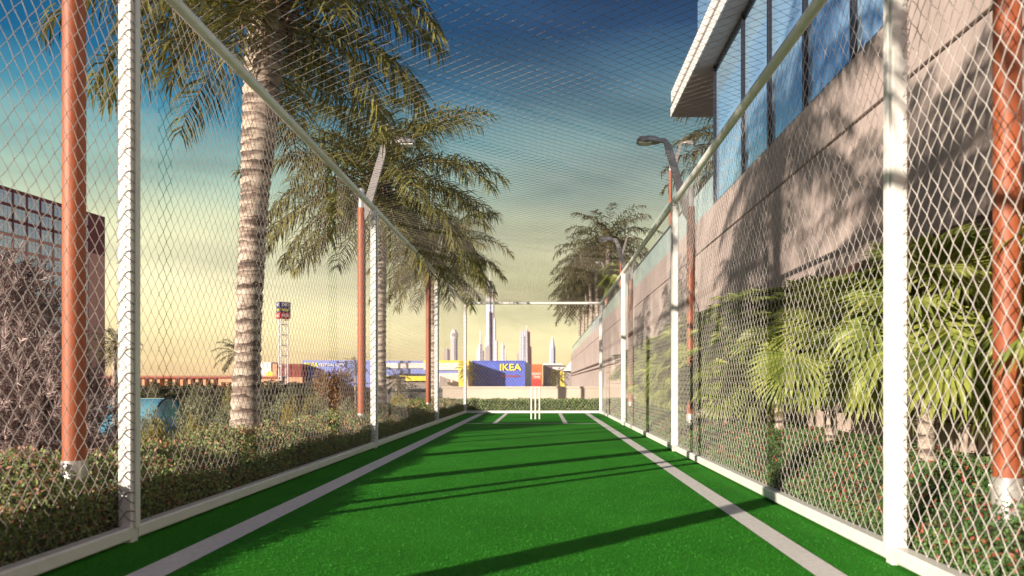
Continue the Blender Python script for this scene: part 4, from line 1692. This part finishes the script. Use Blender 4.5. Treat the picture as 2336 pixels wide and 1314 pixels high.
for z0, z1, m_, words, tm, rot_, s_ in ((zc1 + .12, ztop, 'navy', 'DFC', 'signwhite', 0, 1.0), (zc2 + .12, zc1, 'navy', 'IKEA', 'signyellow', 0, .95), (zb_, zc2, 'red', 'ACE', 'signwhite', 0, 1.05)):
    mb = MB()
    mb.bbox((-hw, -hw, z0), (hw, hw, z1), .03)
    o = mb.build('sign_cube', M[m_], sg)
    zc_ = (z0 + z1) / 2
    text(words, s_ * 1.1, (0, -hw - .03, zc_), FR, M[tm], o, ext=.02)
    text(words, s_ * 1.1, (-hw - .03, 0, zc_), (math.pi / 2, 0, -math.pi / 2), M[tm], o, ext=.02)

# ------------------------------------------------------------------ skyline


def tower_mat(name, c, dark, sx_, sz_, dk=.45):
    """floors and window bands as a fine grid in the facade's colour"""
    m, t, b = base_mat(name)
    g = nd(t, 'ShaderNodeTexCoord')
    s = nd(t, 'ShaderNodeSeparateXYZ')
    t.links.new(g.outputs['Object'], s.inputs[0])
    def stripe(sock, period, duty):
        a_ = nd(t, 'ShaderNodeMath', operation='DIVIDE')
        a_.inputs[1].default_value = period
        t.links.new(sock, a_.inputs[0])
        b_ = nd(t, 'ShaderNodeMath', operation='FRACT')
        t.links.new(a_.outputs[0], b_.inputs[0])
        c_ = nd(t, 'ShaderNodeMath', operation='LESS_THAN')
        c_.inputs[1].default_value = duty
        t.links.new(b_.outputs[0], c_.inputs[0])
        return c_.outputs[0]
    mu = nd(t, 'ShaderNodeMath', operation='MULTIPLY')
    t.links.new(stripe(s.outputs['X'], sx_, .55), mu.inputs[0])
    t.links.new(stripe(s.outputs['Z'], sz_, dk), mu.inputs[1])
    x = nd(t, 'ShaderNodeMix', data_type='RGBA')
    t.links.new(mu.outputs[0], x.inputs['Factor'])
    x.inputs[6].default_value = (*c, 1)
    x.inputs[7].default_value = (*dark, 1)
    t.links.new(x.outputs[2], b.inputs['Base Color'])
    b.inputs['Roughness'].default_value = .5
    return m


M['tw_grey'] = tower_mat('grey_tower', (0.56, 0.54, 0.60), (0.30, 0.29, 0.35), 6.0, 9.0, .9)
M['tw_dark'] = tower_mat('dark_tower', (0.36, 0.32, 0.33), (0.25, 0.22, 0.24), 4, 5)
M['tw_pale'] = tower_mat('pale_tower', (0.70, 0.65, 0.69), (0.42, 0.38, 0.44), 4.5, 11.0, .9)
M['tw_pink'] = tower_mat('pink_tower', (0.74, 0.42, 0.34), (0.58, 0.32, 0.27), 3, 6)
M['tw_spire'] = tower_mat('silver_tower', (0.70, 0.68, 0.76), (0.46, 0.44, 0.54), 5.0, 14, .8)
M['tw_white'] = mat('white_concrete', (0.74, 0.70, 0.70), .6, c2=(.66, .62, .62), scale=.05)
M['tw_blue'] = tower_mat('bluish_tower', (0.42, 0.44, 0.56), (0.30, 0.32, 0.44), 3, 6)
DS = 2000.0
mpx = DS / 1750


def tower(label, x0, x1, name='tower'):
    o = thing(name, label, 'skyscraper', (X_((x0 + x1) / 2, DS), DS, -2), R(0))
    return o, (x0 + x1) / 2


def tier(mb, cx, x0, x1, top, bot, taper=1.0, sides=4, dy=0, rot=None):
    """one storey block of a tower between photo rows"""
    hw_ = (x1 - x0) / 2 * mpx
    xc = ((x0 + x1) / 2 - cx) * mpx
    z0, z1 = max(0, Z_(bot, DS) + 2), Z_(top, DS) + 2
    a = np.linspace(0, 2 * np.pi, sides, endpoint=False) + (math.pi / sides if rot is None else rot)
    k = 1 / math.cos(math.pi / sides)
    b_ = [(xc + math.cos(t_) * hw_ * k, dy + math.sin(t_) * hw_ * k, z0) for t_ in a]
    t__ = [(xc + math.cos(t_) * hw_ * k * taper, dy + math.sin(t_) * hw_ * k * taper, z1) for t_ in a]
    n_ = sides
    mb.add(b_ + t__, [(i, (i + 1) % n_, n_ + (i + 1) % n_, n_ + i) for i in range(n_)], 0, sides > 8)
    mb.add(t__, [tuple(range(n_))])


o, c = tower('tallest tower, a tapering stepped spire with setbacks, rising behind the far cage rail', 1108, 1134)
mb = MB()
tier(mb, c, 1109, 1122, 641, 890, .82, 8)
mb.build('shaft', M['tw_spire'], o)
mb = MB()
tier(mb, c, 1121.5, 1128, 664, 890, .95, 8, -3)
tier(mb, c, 1127, 1132, 727, 890, .95, 8, -6)
tier(mb, c, 1107, 1113, 770, 890, .95, 8, -8)
tier(mb, c, 1130, 1136, 778, 890, .95, 8, -9)
tier(mb, c, 1112, 1119, 712, 890, .95, 8, -12)
mb.build('setback', M['tw_pale'], o)
mb = MB()
tier(mb, c, 1116.5, 1119.5, 612, 641, .2, 8)
mb.build('spire', M['tw_white'], o)
o, c = tower('round topped tower with a white disc crown left of the far cage corner', 1027, 1045)
mb = MB()
tier(mb, c, 1028.5, 1043.5, 772, 890, 1.0, 12)
mb.build('shaft', M['tw_grey'], o)
mb = MB()
for k in range(8):
    a0, a1 = -.75 + k * .2, -.75 + (k + 1) * .2
    w0, w1 = 9 * math.cos(a0), 9 * math.cos(a1)
    tier(mb, c, 1036 - w0, 1036 + w0, 766 - 13 * math.sin(a1), 766 - 13 * math.sin(a0), w1 / w0, 14)
tier(mb, c, 1031, 1041, 752, 757, .9, 12)
mb.build('crown', M['tw_white'], o)
mb = MB()
for k in range(4):
    tier(mb, c, 1031 + k * 3.0, 1031.8 + k * 3.0, 760, 768, 1, 4, -11)
mb.build('slot', M['tw_dark'], o)
o, c = tower('short dark tower beside the round topped tower', 1013, 1027)
mb = MB()
tier(mb, c, 1014, 1026, 798, 890, 1, 10)
mb.build('shaft', M['tw_dark'], o)
mb = MB()
tier(mb, c, 1015, 1025, 795, 798, .6, 10)
mb.build('roof', M['tw_grey'], o)
o, c = tower('pale tower with a thin mast just left of the tallest tower', 1086, 1106)
mb = MB()
tier(mb, c, 1087, 1104, 800, 890, 1, 6)
tier(mb, c, 1090, 1101, 785, 800, .9, 6)
mb.build('shaft', M['tw_grey'], o)
mb = MB()
tier(mb, c, 1094, 1098, 754, 785, .6, 6)
mb.build('mast', M['tw_pale'], o)
o, c = tower('dark slanted tower at the foot of the tallest tower', 1110, 1121)
mb = MB()
tier(mb, c, 1111, 1121, 794, 890, 1, 4, -60)
mb.build('shaft', M['tw_dark'], o)
mb = MB()
tier(mb, c, 1112, 1120, 789, 794, .3, 4, -60)
mb.build('roof', M['tw_grey'], o)
o, c = tower('slim pale tower right of the tallest tower', 1142, 1156)
mb = MB()
tier(mb, c, 1143, 1151, 788, 890, 1, 8)
tier(mb, c, 1151, 1155, 796, 890, 1, 4)
mb.build('shaft', M['tw_pale'], o)
mb = MB()
tier(mb, c, 1144, 1150, 782, 788, .5, 8)
mb.build('crown', M['tw_white'], o)
o, c = tower('broad grey tower with a pink flank and corner mast', 1185, 1212)
mb = MB()
tier(mb, c, 1185, 1204, 755, 890, .86, 4)
mb.build('shaft', M['tw_grey'], o)
mb = MB()
tier(mb, c, 1202, 1210, 750, 890, .8, 4, 4)
tier(mb, c, 1208, 1213, 790, 890, .9, 4, 4)
mb.build('flank', M['tw_pink'], o)
mb = MB()
tier(mb, c, 1201.5, 1203.5, 741, 755, .6, 6)
mb.build('mast', M['tw_pale'], o)
mb = MB()
for k in range(9):
    tier(mb, c, 1194, 1196, 768 + k * 6, 771 + k * 6, 1, 4, -11.5)
mb.build('window_column', M['tw_dark'], o)
o, c = tower('small dark block leaning on the broad grey tower', 1178, 1186)
mb = MB()
tier(mb, c, 1179, 1185, 806, 890, 1, 4)
mb.build('shaft', M['tw_dark'], o)
mb = MB()
tier(mb, c, 1181, 1185, 801, 806, .5, 4)
mb.build('roof', M['tw_grey'], o)
o, c = tower('bluish tower with a pointed glass top above the yellow shop', 1252, 1268)
mb = MB()
tier(mb, c, 1253, 1267, 793, 890, 1, 8)
mb.build('shaft', M['tw_blue'], o)
mb = MB()
tier(mb, c, 1254, 1266, 778, 793, .62, 8)
tier(mb, c, 1256.5, 1263.5, 767, 778, .12, 8)
mb.build('crown', M['tw_spire'], o)
